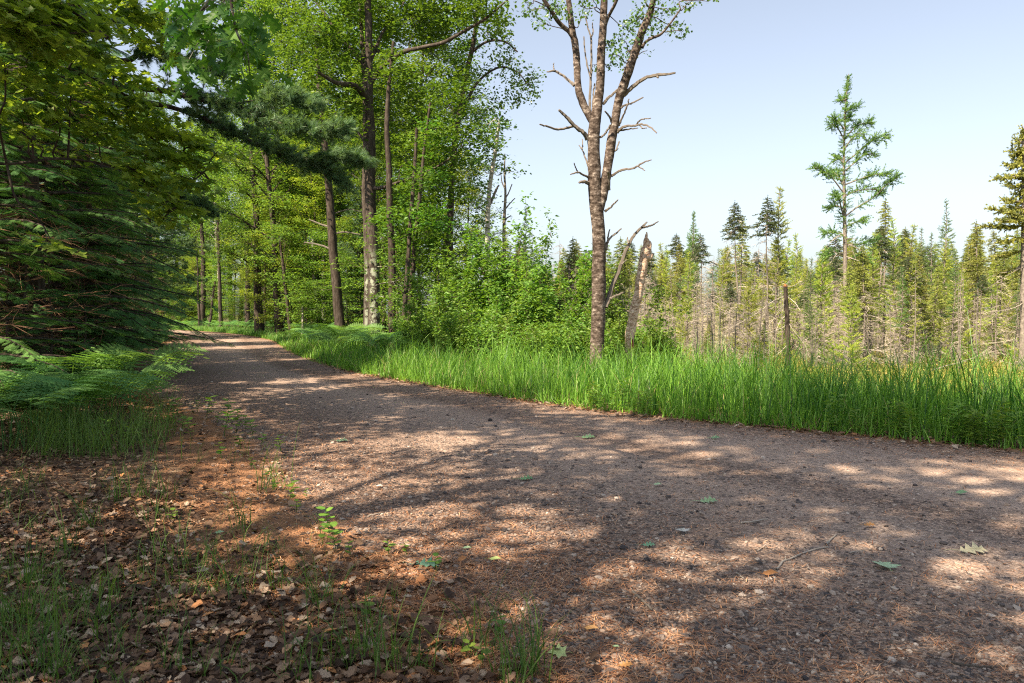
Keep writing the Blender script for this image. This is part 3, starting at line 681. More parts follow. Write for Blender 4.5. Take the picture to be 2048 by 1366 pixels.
# ------------------------------------------------------------------ the big oak and the trunks beside it
def big_oak():
    t = Traced("oak_tree", "large oak with white lichen on its lower trunk, standing behind the ferns", "tree", 746, 690, 27, 31)
    t.limb([(747, 700, 32), (746, 688, 27), (748, 640, 24), (748, 560, 23), (746, 480, 22), (742, 400, 21), (743, 330, 20), (743, 264, 19), (740, 205, 18), (740, 164, 17), (740, 117, 15), (741, 59, 14), (739, 0, 13), (742, -80, 10), (738, -170, 6)], k=18, n=60, rough=0.04)
    t.limb([(745, 170, 10), (757, 153, 9), (775, 133, 9, -.4), (808, 111, 9, -.9), (852, 100, 7, -1.3), (890, 91, 7, -1.7), (928, 70, 6, -2), (969, 47, 5, -2.3), (1004, 18, 3.5, -2.5), (1022, 2, 2.5, -2.5)], k=8)
    t.limb([(741, 210, 14), (728, 190, 14, -.3), (711, 176, 12, -.7), (688, 173, 10, -1.2), (670, 168, 8, -1.6), (640, 150, 5, -2.2)], k=8)
    t.limb([(738, 150, 8), (734, 138, 8), (711, 111, 8, .4), (688, 82, 7, .7), (658, 41, 7, 1), (638, 12, 6, 1.2), (620, -20, 5, 1.4)], k=8)
    t.limb([(775, 128, 6, .3), (762, 112, 5, .5), (748, 98, 4, .5)], k=6)
    t.limb([(744, 380, 8), (770, 376, 7, -.5), (800, 366, 6, -1), (840, 352, 5, -1.5), (885, 330, 4, -2), (925, 300, 3, -2.4)], k=6)
    t.limb([(740, 140, 8), (752, 110, 7, .5), (770, 70, 6, 1), (800, 30, 5, 1.5), (830, -20, 4, 2)], k=6)
    t.limb([(741, 300, 7), (720, 270, 6, .8), (695, 240, 5, 1.4), (660, 225, 4, 2)], k=6)
    B = [(640, 60, 60, 50, 60), (700, 30, 60, 45, 60), (760, 20, 60, 45, 60), (690, 100, 50, 40, 42), (650, 150, 55, 40, 44), (600, 110, 45, 50, 36), (790, 70, 55, 40, 55), (840, 40, 60, 45, 60), (900, 30, 60, 45, 65), (950, 25, 50, 35, 52), (985, 45, 32, 30, 22), (880, 90, 50, 26, 34),
         (790, 150, 45, 40, 36), (830, 190, 50, 45, 42), (780, 230, 45, 45, 42), (700, 210, 45, 30, 34), (680, 250, 50, 35, 34), (850, 250, 55, 45, 52), (900, 200, 55, 45, 48), (820, 310, 55, 45, 44), (880, 320, 55, 45, 44), (930, 280, 50, 45, 44), (765, 290, 30, 35, 20), (930, 150, 40, 40, 26), (850, 380, 60, 30, 38), (800, 400, 50, 30, 26), (905, 380, 50, 35, 30), (700, 310, 40, 30, 20),
         (740, -90, 200, 70, 130), (880, -60, 120, 60, 80)]
    for k, (cx, cy, rx, ry, n) in enumerate(B):
        t.blob(cx, cy, rx, ry, int(n*1.25), 'leaf', 0.155, dep=1.3, off=[-1.2, 0.6, 1.6, -0.3][k % 4] if cx < 860 else [-2.2, -0.8, 0.4][k % 3], nl=13, rad=0.30, flat=0.4, up=0.6, twigs=0.25, clump=0.35)
    for cx, cy, rx, ry, n in [(800, 560, 40, 50, 26), (845, 520, 45, 45, 30), (870, 570, 40, 40, 22), (770, 600, 20, 30, 8), (880, 460, 40, 40, 26), (830, 610, 30, 30, 14)]: t.blob(cx, cy, rx, ry, n, 'leaf', 0.13, dep=1.0, off=-2.5, nl=13, rad=0.28, flat=0.35, up=0.7, twigs=0.3)
    t.done(M_oakbark, M_oak)
big_oak()

def stem_tree(name, label, pts, d, seed, bark, blobs=(), leaf=None, kind='leaf', size=0.145, up=0.6, deads=(), k=12, nl=15):
    t = Traced(name, label, "tree", pts[0][0], pts[0][1], d, seed)
    t.limb(pts, k=k, n=max(20, 5*len(pts)), rough=0.04)
    for p in deads: t.dead(p, t.rng.uniform(-.6, .6))
    for j, (cx, cy, rx, ry, n, *ex) in enumerate(blobs): t.blob(cx, cy, rx, ry, n, kind, size, dep=1.3, off=[-.8, .7, 0][j % 3], nl=nl, up=up)
    t.done(bark, leaf)

stem_tree("oak_tree", "dark slim trunk right behind the lichened oak", [(735, 700, 20), (735, 640, 17), (737, 560, 16), (735, 460, 15), (732, 380, 14), (734, 300, 12), (733, 200, 10), (728, 100, 8), (724, 10, 6)], 28.5, 41, M_oakbark,
    [(715, 120, 60, 60, 30), (735, 10, 70, 60, 50)], M_oak)
stem_tree("oak_tree", "leaning brown trunk between the lichened oak and the road", [(683, 690, 26), (682, 670, 22), (677, 620, 20), (673, 560, 19), (667, 500, 18), (664, 440, 17), (660, 380, 15), (655, 320, 14), (648, 240, 12), (640, 150, 10), (636, 60, 8)], 31, 42, M_bark,
    [(640, 330, 50, 30, 22), (610, 260, 55, 40, 36), (660, 200, 60, 40, 34), (590, 190, 50, 40, 34), (640, 110, 60, 50, 40), (560, 90, 55, 55, 44), (600, 20, 70, 45, 50)], M_forest, deads=[[(664, 455, 4), (645, 450, 3), (620, 440, 2)], [(662, 470, 4), (690, 465, 3), (722, 470, 2)], [(668, 500, 4), (640, 490, 3), (610, 485, 2)], [(665, 430, 3), (700, 420, 2), (725, 425, 2)]])
stem_tree("oak_tree", "straight dark trunk just right of the lichened oak", [(787, 700, 20), (786, 680, 17), (784, 600, 15), (785, 520, 14), (781, 440, 13), (780, 350, 12), (776, 260, 10), (780, 180, 8), (790, 90, 6)], 25.5, 43, M_bark,
    [(800, 460, 40, 40, 22), (830, 420, 45, 40, 26), (770, 440, 25, 35, 12), (850, 470, 40, 35, 24), (810, 520, 35, 30, 14)], M_oak)
stem_tree("aspen_tree", "left stem of the narrow twin trunks with a white scar at the foot", [(806, 705, 15), (807, 690, 13), (808, 640, 10), (812, 580, 9), (817, 520, 9), (822, 440, 8), (830, 350, 7), (835, 260, 6)], 24, 44, M_bark,
    [(835, 360, 40, 40, 20), (840, 440, 35, 40, 18), (850, 280, 40, 35, 16)], M_oak, k=9)
stem_tree("aspen_tree", "right stem of the narrow twin trunks beside the shrubs", [(815, 700, 14), (818, 660, 11), (820, 600, 10), (826, 540, 10), (832, 470, 9), (840, 400, 8), (850, 300, 6), (862, 210, 5)], 24.6, 45, M_bark,
    [(870, 430, 45, 35, 22), (860, 350, 40, 40, 18), (880, 260, 40, 40, 16)], M_oak, k=9)
stem_tree("aspen_tree", "pale forked aspen with a bare upper stem against the sky", [(975, 640, 11), (976, 560, 11), (975, 480, 10), (976, 430, 9), (979, 380, 9), (985, 340, 8), (992, 300, 7), (998, 250, 5)], 26, 46, M_palebark,
    [(985, 300, 30, 30, 16), (1000, 335, 28, 14, 8), (1025, 345, 22, 7, 5), (960, 330, 30, 18, 10), (1000, 265, 28, 24, 14), (970, 250, 30, 30, 14), (955, 390, 35, 30, 14), (965, 440, 30, 40, 16), (940, 480, 35, 35, 18)], M_aspen, 'round', 0.10,
    deads=[[(977, 415, 7), (985, 398, 6), (993, 380, 5), (998, 372, 3)], [(979, 380, 3), (965, 372, 2)], [(976, 430, 3), (960, 415, 2), (945, 405, 1.5)]], k=9)
stem_tree("dead_tree", "thin bare dead stem against the sky beside the pale aspen", [(1008, 640, 7), (1009, 560, 7), (1008, 480, 7), (1009, 430, 6), (1011, 390, 5), (1009, 350, 4), (1010, 310, 2)], 27, 47, M_spbark, [], None,
    deads=[[(1010, 400, 3), (1018, 385, 2.5), (1024, 370, 2)], [(1010, 420, 3), (1020, 408, 2.5), (1030, 398, 2)], [(1010, 380, 3), (1004, 365, 2), (1002, 350, 1.5)], [(1009, 440, 3), (1022, 432, 2)], [(1010, 350, 2.5), (1015, 335, 1.6)]], k=7)
# tall aspen whose drooping outer branches fringe the sky
def fringe_aspen():
    t = Traced("aspen_tree", "tall leafy aspen whose drooping branches reach furthest into the sky", "tree", 905, 690, 29, 48)
    t.limb([(905, 700, 16), (903, 600, 15), (900, 480, 14), (905, 360, 13), (915, 260, 12), (930, 170, 10), (950, 80, 9), (960, -20, 7), (965, -110, 4)], k=10, n=44)
    t.limb([(915, 250, 8), (935, 205, 7), (960, 165, 5), (1000, 140, 4), (1035, 150, 3), (1055, 175, 2)], k=6)
    t.limb([(945, 110, 6), (975, 90, 5), (1010, 90, 4), (1035, 110, 3)], k=6)
    for cx, cy, rx, ry, n in [(975, 70, 35, 40, 20), (1010, 95, 22, 24, 12), (1022, 125, 20, 18, 11), (990, 140, 26, 28, 15), (1040, 150, 20, 18, 12), (1060, 165, 18, 18, 12), (1055, 190, 22, 16, 12), (1020, 180, 24, 20, 12), (985, 200, 28, 16, 10), (1075, 155, 8, 8, 3), (1030, 205, 14, 10, 5), (1000, 50, 14, 14, 5), (960, 230, 30, 25, 14), (1000, 240, 22, 12, 8), (1010, 60, 8, 10, 3), (950, 20, 50, 50, 30), (940, 320, 35, 30, 14), (975, 280, 30, 30, 14)]:
        t.blob(cx, cy, rx, ry, n, 'round', 0.10, dep=0.9, nl=10, rad=0.22, flat=1.0, up=0.3, clump=0.5, twigs=0.4, droop=0.6)
    t.done(M_bark, M_aspen)
fringe_aspen()

# ------------------------------------------------------------------ generic forest trees
P_mapleA = Proto(broadleaf("maple_tree", "maple", "tree", 101, 15, 0.17, 0.18, 3.3, 34, 'leaf', 0.15, 15, 4, flat=0.16, up=0.85, rad=0.42))
P_mapleB = Proto(broadleaf("maple_tree", "maple", "tree", 102, 11, 0.12, 0.10, 3.0, 30, 'leaf', 0.14, 15, 4, leaf=M_yellow, flat=0.14, up=0.88, rad=0.42, elev=0.35))
P_oakC = Proto(broadleaf("oak_tree", "oak", "tree", 103, 18, 0.22, 0.30, 3.8, 36, 'leaf', 0.16, 14, 4, leaf=M_oak, flat=0.35, up=0.6, rad=0.4))
P_aspD = Proto(broadleaf("aspen_tree", "aspen", "tree", 104, 17, 0.15, 0.42, 2.5, 30, 'round', 0.12, 12, 4, bark=M_palebark, leaf=M_forest, flat=0.8, up=0.35, rad=0.34))
P_shd = Proto(broadleaf("maple_tree", "maple", "tree", 107, 15.5, 0.2, 0.30, 3.7, 12, 'leaf', 0.16, 100, 1, leaf=M_oak, flat=0.45, up=0.7, rad=0.55, sub=5))
P_und = Proto(broadleaf("maple_sapling", "maple sapling", "tree", 105, 4.5, 0.035, 0.18, 1.9, 18, 'leaf', 0.13, 14, 3, flat=0.10, up=0.9, rad=0.34, elev=0.15, sub=6))
P_und2 = Proto(broadleaf("maple_sapling", "maple sapling", "tree", 106, 6.5, 0.05, 0.15, 2.2, 22, 'leaf', 0.13, 14, 3, flat=0.10, up=0.9, rad=0.36, elev=0.2, sub=7))
GRP_B = "trees beyond the bend of the road"; GRP_R = "trees in the wood right of the road"; GRP_L = "trees in the dark wood left of the road"
LB = "leafy green tree in the wood beyond the bend of the road"
back = [(335, 62, 0, 1.0), (395, 66, 2, 1.0), (440, 60, 3, 0.95), (480, 70, 0, 1.2), (520, 58, 3, 1.0), (560, 64, 2, 1.1), (600, 56, 0, 1.1), (645, 60, 3, 1.1), (300, 74, 2, 1.1), (360, 84, 0, 1.4), (430, 88, 2, 1.35), (500, 92, 0, 1.5), (570, 84, 2, 1.4), (640, 80, 0, 1.4), (700, 74, 2, 1.2), (755, 66, 0, 1.2), (820, 60, 2, 1.0), (250, 66, 0, 1.1), (200, 78, 2, 1.2), (465, 108, 2, 1.6), (540, 112, 0, 1.7), (380, 110, 2, 1.7), (610, 104, 2, 1.6), (680, 100, 0, 1.5), (320, 104, 2, 1.6), (725, 92, 2, 1.4), (410, 76, 3, 1.2), (585, 72, 3, 1.2), (270, 96, 0, 1.5)]
PT = [P_mapleA, P_mapleB, P_oakC, P_aspD]
BM = [(330, "the bend's end"), (406, "the brown far trunk"), (441, "the slender far trunk"), (496, "the broad dark trunk"), (570, "the roadside trunks"), (636, "the grey leaning trunk"), (683, "the leaning oak"), (746, "the lichened oak"), (820, "the twin trunks"), (905, "the fringe aspen")]
def push(px, d, k):
    while sides([gd(px, d)[:2]])[1][0] < k and d < 120: d += 1.5
    return d
for i, (px, d, v_, s) in enumerate(back):
    d = push(px, d, 8.5); PT[v_].place(gd(px, d), R.uniform(0, 6.3), s*R.uniform(0.92, 1.05), ("tall leafy tree " if s > 1.15 else "leafy tree ")+("far back in" if d > 85 else "deep in" if d > 65 else "at the edge of")+" the wood, "+side_of(px, BM), GRP_B)
for i in range(34):
    px = R.uniform(300, 700); d = push(px, R.uniform(60, 82), 8); P_mapleB.place(gd(px, d), R.uniform(0, 6.3), R.uniform(0.45, 0.8), "low bushy maple in the shade of the wood, "+side_of(px, BM), "understorey beyond the bend")
# bright layered maples along the right of the bend
for px, d, v_, s, lb in [(530, 50, 1, 0.85, "bright yellow-green maple with layered leaves, its foliage hanging lowest over the bend"), (575, 46, 1, 1.0, "bright layered maple right of the bend, above the thin pale trunks"), (615, 43, 0, 0.85, "tall sunlit maple between the bend and the leaning brown trunk"),
        (560, 40.5, 1, 0.62, "small sunlit maple with a crooked stem beside the road bend"), (640, 38, 1, 0.8, "sunlit maple close behind the leaning brown trunk"), (705, 40, 0, 0.9, "shaded maple filling the gap between the leaning trunk and the lichened oak"), (770, 36, 0, 0.85, "green maple behind the straight dark trunk"), (600, 52, 0, 1.05, "tall bright maple behind the layered maples of the bend"), (520, 44, 0, 1.35, "tall maple whose crown fills the sky above the bend"), (590, 47, 2, 1.25, "tall oak behind the pine bough tips"), (660, 44, 0, 1.45, "tall full maple behind the lichened oak"), (725, 46, 2, 1.3, "tall oak filling the sky behind the lichened oak"), (810, 42, 0, 1.25, "tall maple behind the dark trunk"), (560, 39, 0, 1.1, "maple under the pine bough tips"), (880, 46, 0, 1.2, "tall maple at the back of the wood near the open sky"),  (840, 34, 1, 0.8, "low spreading maple behind the twin trunks"), (880, 40, 0, 0.75, "green maple behind the shrub thicket"), (930, 36, 1, 0.72, "rounded maple on the right end of the wood, behind the shrubs")]:
    PT[v_].place(gd(px, d), R.uniform(0, 6.3), s, lb, GRP_R)
# understorey saplings at the wood's edge
for i, (px, d, v_, s) in enumerate([(365, 58, 0, 0.9), (345, 60, 1, 0.7), (400, 62, 0, 0.8), (470, 60, 0, 0.7), (505, 55, 1, 0.8), (445, 64, 1, 0.9), (580, 39, 1, 0.7), (612, 37, 0, 0.9), (635, 35, 0, 0.6), (655, 36, 1, 0.75), (700, 33, 0, 0.8), (720, 34, 1, 0.8), (765, 31, 0, 0.8), (800, 30, 1, 0.8), (330, 55, 1, 0.9), (835, 29, 0, 0.9), (870, 31, 1, 0.8), (300, 50, 0, 0.9), (545, 52, 0, 0.9), (525, 62, 1, 0.9)]):
    d = push(px, d, 6) if d > 45 else d
    [P_und, P_und2][v_].place(gd(px, d), R.uniform(0, 6.3), s, ("small" if s < 0.8 else "spreading")+" maple sapling with flat leaf layers, "+side_of(px, BM), "understorey saplings")
# bare lower trunks that show in the wood
P_thin = None
def thin_trunk(px, d, w, top, lean, lb, bark):
    h = W(px, top, d); b = gd(px, d); root = thing("forest_trunk", lb, "tree", b); mb = MB(); H = h[2]-b[2]
    n = 8; z = np.linspace(-0.1, H, n); x = lean/F*d*np.linspace(0, 1, n)+np.cumsum(RG.normal(0, 0.035, n)); Q, q = smooth_line(np.c_[x, RG.normal(0, 0.02, n), z], np.linspace(w, w*0.55, n)/F*d/2, 20)
    tube(mb, Q, q, 9, rough=0.05); mb.build("trunk", bark, root, smooth=True)
    cr = MB(); c = Q[-1]+RG.normal(0, 0.5, (60, 3)); c = np.vstack([c, Q[12]+RG.normal(0, 0.45, (16, 3))])
    for p in c[::4]:
        k = RG.integers(9, 20); tube(mb if False else cr, [Q[k], (Q[k]+p)/2, p], [0.012, 0.008, 0.003], 3, mat=1, cap=False)
    sprays(cr, 'leaf', c, RG, 13, 0.34, 0.2, 0.13, 0.8); cr.build("crown", [M_forest, M_twig], root)
for a in [(582, 36, 9, 470, -12, "dark thin trunk at the edge of the ferns, left of the white stub", M_bark), (602, 35, 7, 610, 6, "short crooked pale trunk standing behind the roadside ferns", M_palebark), (636, 37, 11, 480, -8, "grey leaning trunk between the pale stub and the leaning brown oak", M_palebark), (655, 38, 8, 500, 4, "thin dark trunk next to the leaning brown oak", M_bark),
          (570, 44, 9, 480, 5, "dark trunk furthest left of the roadside group", M_bark), (441, 58, 8, 430, -3, "slender trunk standing alone beyond the bend", M_bark), (406, 62, 12, 440, 4, "brown trunk behind the far fern bank", M_bark), (416, 59, 6, 560, 14, "thin slanting trunk behind the far fern bank", M_bark), (496, 60, 12, 440, -2, "broad dark trunk beyond the middle of the bend", M_bark), (397, 60, 6, 500, -3, "thin dark trunk left of the slanting one", M_bark), (515, 62, 7, 520, 3, "grey-brown stem in the dark of the far wood", M_bark), (770, 30, 9, 470, 4, "dark stem half hidden behind the lichened oak", M_bark), (796, 27, 7, 520, 3, "slim dark stem between the twin trunks and the dark trunk", M_bark), (720, 36, 7, 480, -3, "slim stem left of the lichened oak", M_bark)]:
    thin_trunk(*a)

# ------------------------------------------------------------------ dark evergreens on the left
P_hA = Proto(conifer("hemlock_tree", "hemlock", "tree", 201, 9.5, 0.13, 0.05, 2.3, 34, 5, 15, 0.27, M_hem, M_bark, 0.35, 0.55))
P_hB = Proto(conifer("hemlock_tree", "hemlock", "tree", 202, 7.5, 0.10, 0.04, 2.0, 30, 5, 14, 0.26, M_hem, M_bark, 0.35, 0.65))
P_hC = Proto(conifer("fir_tree", "fir", "tree", 203, 12.5, 0.16, 0.12, 2.2, 34, 5, 8, 0.45, M_hem, M_bark, 0.30, 0.45))
P_hS = Proto(conifer("fir_sapling", "young fir", "tree", 204, 2.3, 0.03, 0.03, 0.95, 12, 4, 6, 0.24, M_hem, M_bark, 0.0, 0.3))
for k, (px, d, v_, s, lb) in enumerate([(-40, 9.6, 1, 0.95, "dark drooping hemlock nearest the ferns at the left of the picture"), (75, 12.2, 0, 1.2, "hemlock with sweeping blue-green sprays behind the bracken"), (-110, 13, 2, 1.0, "tall fir behind the nearest hemlock"), (150, 15.5, 1, 0.95, "hemlock with brown dead twigs inside, above the leaf litter bank"), (30, 16.5, 2, 1.0, "tall dark fir behind the sweeping hemlock"),
        (120, 20, 0, 1.1, "dark hemlock in the second row behind the bracken"), (195, 20, 1, 0.9, "hemlock half way along the left side of the road"), (185, 26, 2, 1.0, "tall fir half way along the left side of the road"), (240, 27, 1, 1.0, "hemlock overhanging the road edge before the bend"), (238, 36, 0, 0.9, "dark hemlock at the inside of the bend"), (255, 46, 2, 1.0, "tall dark fir at the inside of the bend"), (225, 38, 2, 1.1, "tall fir behind the hemlock at the bend"), (28, 13.5, 0, 1.4, "tall hemlock filling the gap behind the nearest one"), (108, 14.6, 1, 1.5, "tall hemlock filling the gap behind the sweeping one"), (150, 18.5, 1, 1.4, "tall hemlock behind the second hemlock"), (-220, 10.5, 0, 1.0, "dark hemlock off to the left of the ferns"), (60, 26, 2, 1.15, "tall fir deep in the left wood"), (-60, 20, 2, 1.1, "tall fir deep behind the nearest hemlocks"), (130, 33, 2, 1.2, "fir far back in the left wood")]):
    [P_hA, P_hB, P_hC][v_].place(gd(px, d), R.uniform(0, 6.3), s, lb, GRP_L)
for px, d, s, lb in [(205, 15.5, 0.9, "young fir at the back of the bracken patch"), (235, 21, 0.9, "young fir on the brown litter bank"), (270, 27, 1.0, "young fir at the inner curve of the road"), (180, 13.5, 0.7, "small fir between bracken and hemlock"), (150, 12, 0.8, "young fir behind the near ferns"), (245, 32, 1.1, "young fir in the shade at the inner bend"), (90, 11, 0.8, "young fir under the nearest hemlock"), (258, 24, 0.9, "young fir at the inner road edge above the brown leaves"), (225, 18.5, 0.8, "young fir beside the pink-lit trunks"), (262, 36, 1.0, "young fir on the inside verge of the bend"), (160, 16, 0.6, "small young fir beside the bracken"), (280, 30, 0.8, "young fir between road and hemlock at the bend")]:
    P_hS.place(gd(px, d), R.uniform(0, 6.3), s, lb, "young firs along the left verge")
# bare dead-twigged understorey between the hemlocks
def dead_stem(px, d, w, toprow, lean, lb):
    b = gd(px, d); H = W(px, toprow, d)[2]-b[2]; root = thing("dead_sapling", lb, "dead tree", b, "bare stems in the left wood"); mb = MB(); br = MB(); n = 7
    z = np.linspace(-0.1, H, n); P = np.c_[lean/F*d*np.linspace(0, 1, n), RG.normal(0, 0.03, n), z]; tube(mb, *smooth_line(P, np.linspace(w, w*0.5, n)/F*d/2, 14), 8, rough=0.05); mb.build("trunk", M_bark, root, smooth=True)
    rng = RG
    for i in range(46):
        zz = rng.uniform(0.12, 0.98); p = np.array([lean/F*d*zz, 0, zz*H]); az = rng.uniform(0, 2*PI); L = rng.uniform(0.4, 1.3); tt = rng.uniform(0, 1)
        Q = branchlet(rng, p, np.array([math.cos(az), math.sin(az), rng.uniform(-.3, .3)]), L, 5, 0.1, 0.12); tube(br, Q, np.linspace(0.009, 0.003, 5), 3, tint=tt, cap=False)
        for s in range(8):
            k = rng.integers(1, 5); tube(br, branchlet(rng, Q[k], nrm(Q[k]-Q[k-1])+rng.normal(0, 0.7, 3), L*rng.uniform(0.15, 0.45), 3, 0.1, 0.2), [0.005, 0.004, 0.002], 3, tint=tt, cap=False)
    br.build("dead_branches", M_deadbrown, root)  # dead twiggy branches of the bare stem
for a in [(90, 13.6, 7, 480, -6, "brown bare stem nearest the bracken"), (215, 22, 6, 500, 28, "slanting pink-lit stem left of the thicker one"), (236, 21, 9, 540, 10, "thicker pink-lit stem standing at the edge of the litter bank"), (190, 17, 6, 420, 5, "bare brown stem behind the sweeping hemlock sprays"), (130, 14.5, 5, 380, -8, "thin bare stem in the gap between two hemlocks"), (262, 29, 7, 520, 12, "slanting stem near the inside of the bend"), (45, 11.5, 6, 440, 10, "bare stem furthest left, behind the nearest hemlock"), (170, 18, 6, 300, 8, "tall bare stem in the dark gap beside the maple leaves"), (105, 17, 6, 360, 3, "bare stem deep in the dark gap between hemlocks"), (250, 24, 5, 470, -14, "thin twiggy stem overhanging the litter bank")]:
    dead_stem(*a)

# ------------------------------------------------------------------ white pine reaching over the road
def white_pine():
    t = Traced("white_pine", "white pine sending long soft blue-green boughs out over the road", "pine tree", 170, 700, 15.5, 51)
    t.limb([(170, 720, 44), (170, 600, 40), (168, 400, 36), (165, 200, 30), (160, 0, 24), (165, -200, 14), (168, -330, 6)], k=14, n=40)
    tv, tf = T_PTUFT, TF_PTUFT; rng = t.rng; P_, D_, S_, T_ = [], [], [], []
    boughs = [([(168, 120, 16), (256, 128, 12, -.5), (292, 112, 9, -.8), (330, 118, 7, -1), (390, 135, 5, -1.2), (450, 150, 3, -1.3)], 60, 0.75),
              ([(168, 165, 18), (250, 178, 14, -.4), (328, 185, 11, -.8), (390, 200, 10, -1.1), (461, 213, 9, -1.3), (513, 231, 8, -1.5), (579, 256, 5, -1.7), (640, 268, 3, -1.9), (690, 262, 2, -2)], 120, 1.0),
              ([(168, 190, 16), (270, 205, 12, -.2), (354, 220, 9, -.3), (436, 251, 9, -.4), (487, 277, 9, -.5), (543, 302, 8, -.6), (590, 318, 7, -.7), (656, 345, 5, -.8), (690, 372, 3, -.9)], 120, 1.0),
              ([(590, 318, 5, -.7), (640, 322, 4, -.8), (690, 318, 3, -.9), (735, 330, 2, -1)], 46, 0.6), ([(461, 213, 5, -1.3), (520, 205, 4, -1.5), (580, 200, 3, -1.7), (630, 215, 2, -1.8)], 60, 0.7),
              ([(168, 60, 15), (250, 50, 10, -.5), (320, 60, 8, -1), (400, 85, 5, -1.4), (470, 110, 3, -1.6)], 60, 0.9), ([(168, 330, 14), (240, 345, 10, .5), (320, 380, 7, .8), (380, 400, 5, 1), (430, 430, 3, 1.1)], 60, 0.9), ([(168, 0, 14), (240, -40, 9, 0.5), (310, -50, 6, 1), (380, -40, 3, 1.4)], 60, 0.9)]
    for pts, n, wd in boughs:
        Q, q = t.limb(pts, k=7, n=26)
        for i in range(n):
            u_ = rng.uniform(0.22, 1.0)**0.8; k = min(int(u_*25), 24); p = Q[k]; d = nrm(Q[k+1]-Q[k]); sg = rng.choice([-1, 1]); s = np.cross((0, 0, 1), d)
            dd = d*0.8+s*sg*rng.uniform(0.1, 1.0)+np.array([0, 0, rng.normal(0.10, 0.3)]); L = rng.uniform(0.25, 0.75)*wd*(1.15-0.6*u_)
            B = branchlet(rng, p, dd, L, 4, -0.1, 0.08); tube(t.tr, B, np.linspace(0.010, 0.004, 4), 3, cap=False); tb = rng.uniform(0, 0.5)
            for j in range(8):
                f = rng.uniform(0.15, 1.0)*3; kk = min(int(f), 2); c = B[kk]*(1-(f-kk))+B[kk+1]*(f-kk)
                P_.append(c+rng.normal(0, 0.05, 3)); D_.append(nrm(B[kk+1]-B[kk])+rng.normal(0, 0.5, 3)+np.array([0, 0, 0.15])); S_.append(rng.uniform(0.10, 0.145)); T_.append(tb+rng.uniform(0, 0.45))
    scatter(t.lf, tv, tf, np.array(P_), frames(np.array(D_), rng.normal(0, 1, (len(P_), 3))), np.array(S_), 0, np.array(T_))
    t.done(M_bark, M_pine)
white_pine()
# two more white pines further back
P_wp = None
def back_pine(seed, H):
    rng = np.random.default_rng(seed); root = thing("white_pine", "pine", "pine tree"); tr = MB(); lf = MB(); P_, D_, S_, T_ = [], [], [], []
    z = np.linspace(0, H, 8); tube(tr, np.c_[np.zeros(8), np.zeros(8), z], 0.2*(1-0.9*np.linspace(0, 1, 8)), 9)
    for i in range(64):
        f = 0.12+0.86*(i/64); az = i*2.399+rng.normal(0, 0.3); L = 3.4*(1-f)**0.7*rng.uniform(0.6, 1.1)+0.3
        B = branchlet(rng, (0, 0, f*H), np.array([math.cos(az), math.sin(az), 0.1]), L, 6, -0.1, 0.06); tube(tr, B, np.linspace(0.03, 0.006, 6), 4, cap=False); tb = rng.uniform(0, 0.5)
        for j in range(int(L*24)):
            u_ = rng.uniform(0.25, 1)*5; k = min(int(u_), 4); c = B[k]*(1-(u_-k))+B[k+1]*(u_-k); w = 0.45*(1.2-u_/5)
            P_.append(c+rng.normal(0, 1, 3)*np.array([w, w, 0.12])); D_.append(nrm(B[k+1]-B[k])+rng.normal(0, 0.5, 3)); S_.append(rng.uniform(0.16, 0.24)); T_.append(tb+rng.uniform(0, 0.45))
    scatter(lf, T_PTUFT, TF_PTUFT, np.array(P_), frames(np.array(D_), rng.normal(0, 1, (len(P_), 3))), np.array(S_), 0, np.array(T_))
    tr.build("trunk", M_bark, root, smooth=True); lf.build("crown", M_pine, root); return root
P_wp = Proto(back_pine(61, 13))
P_wp.place(gd(275, 42), 1.0, 1.0, "dark white pine at the left of the bend, above the low green leaves"); P_wp.place(gd(300, 38), 2.2, 0.95, "white pine between the firs at the inside of the bend"); P_wp.place(gd(520, 66), 3.0, 0.55, "small blue-green pine beyond the bend"); P_wp.place(gd(725, 34), 4.0, 0.5, "small dark pine behind the leaning trunk")

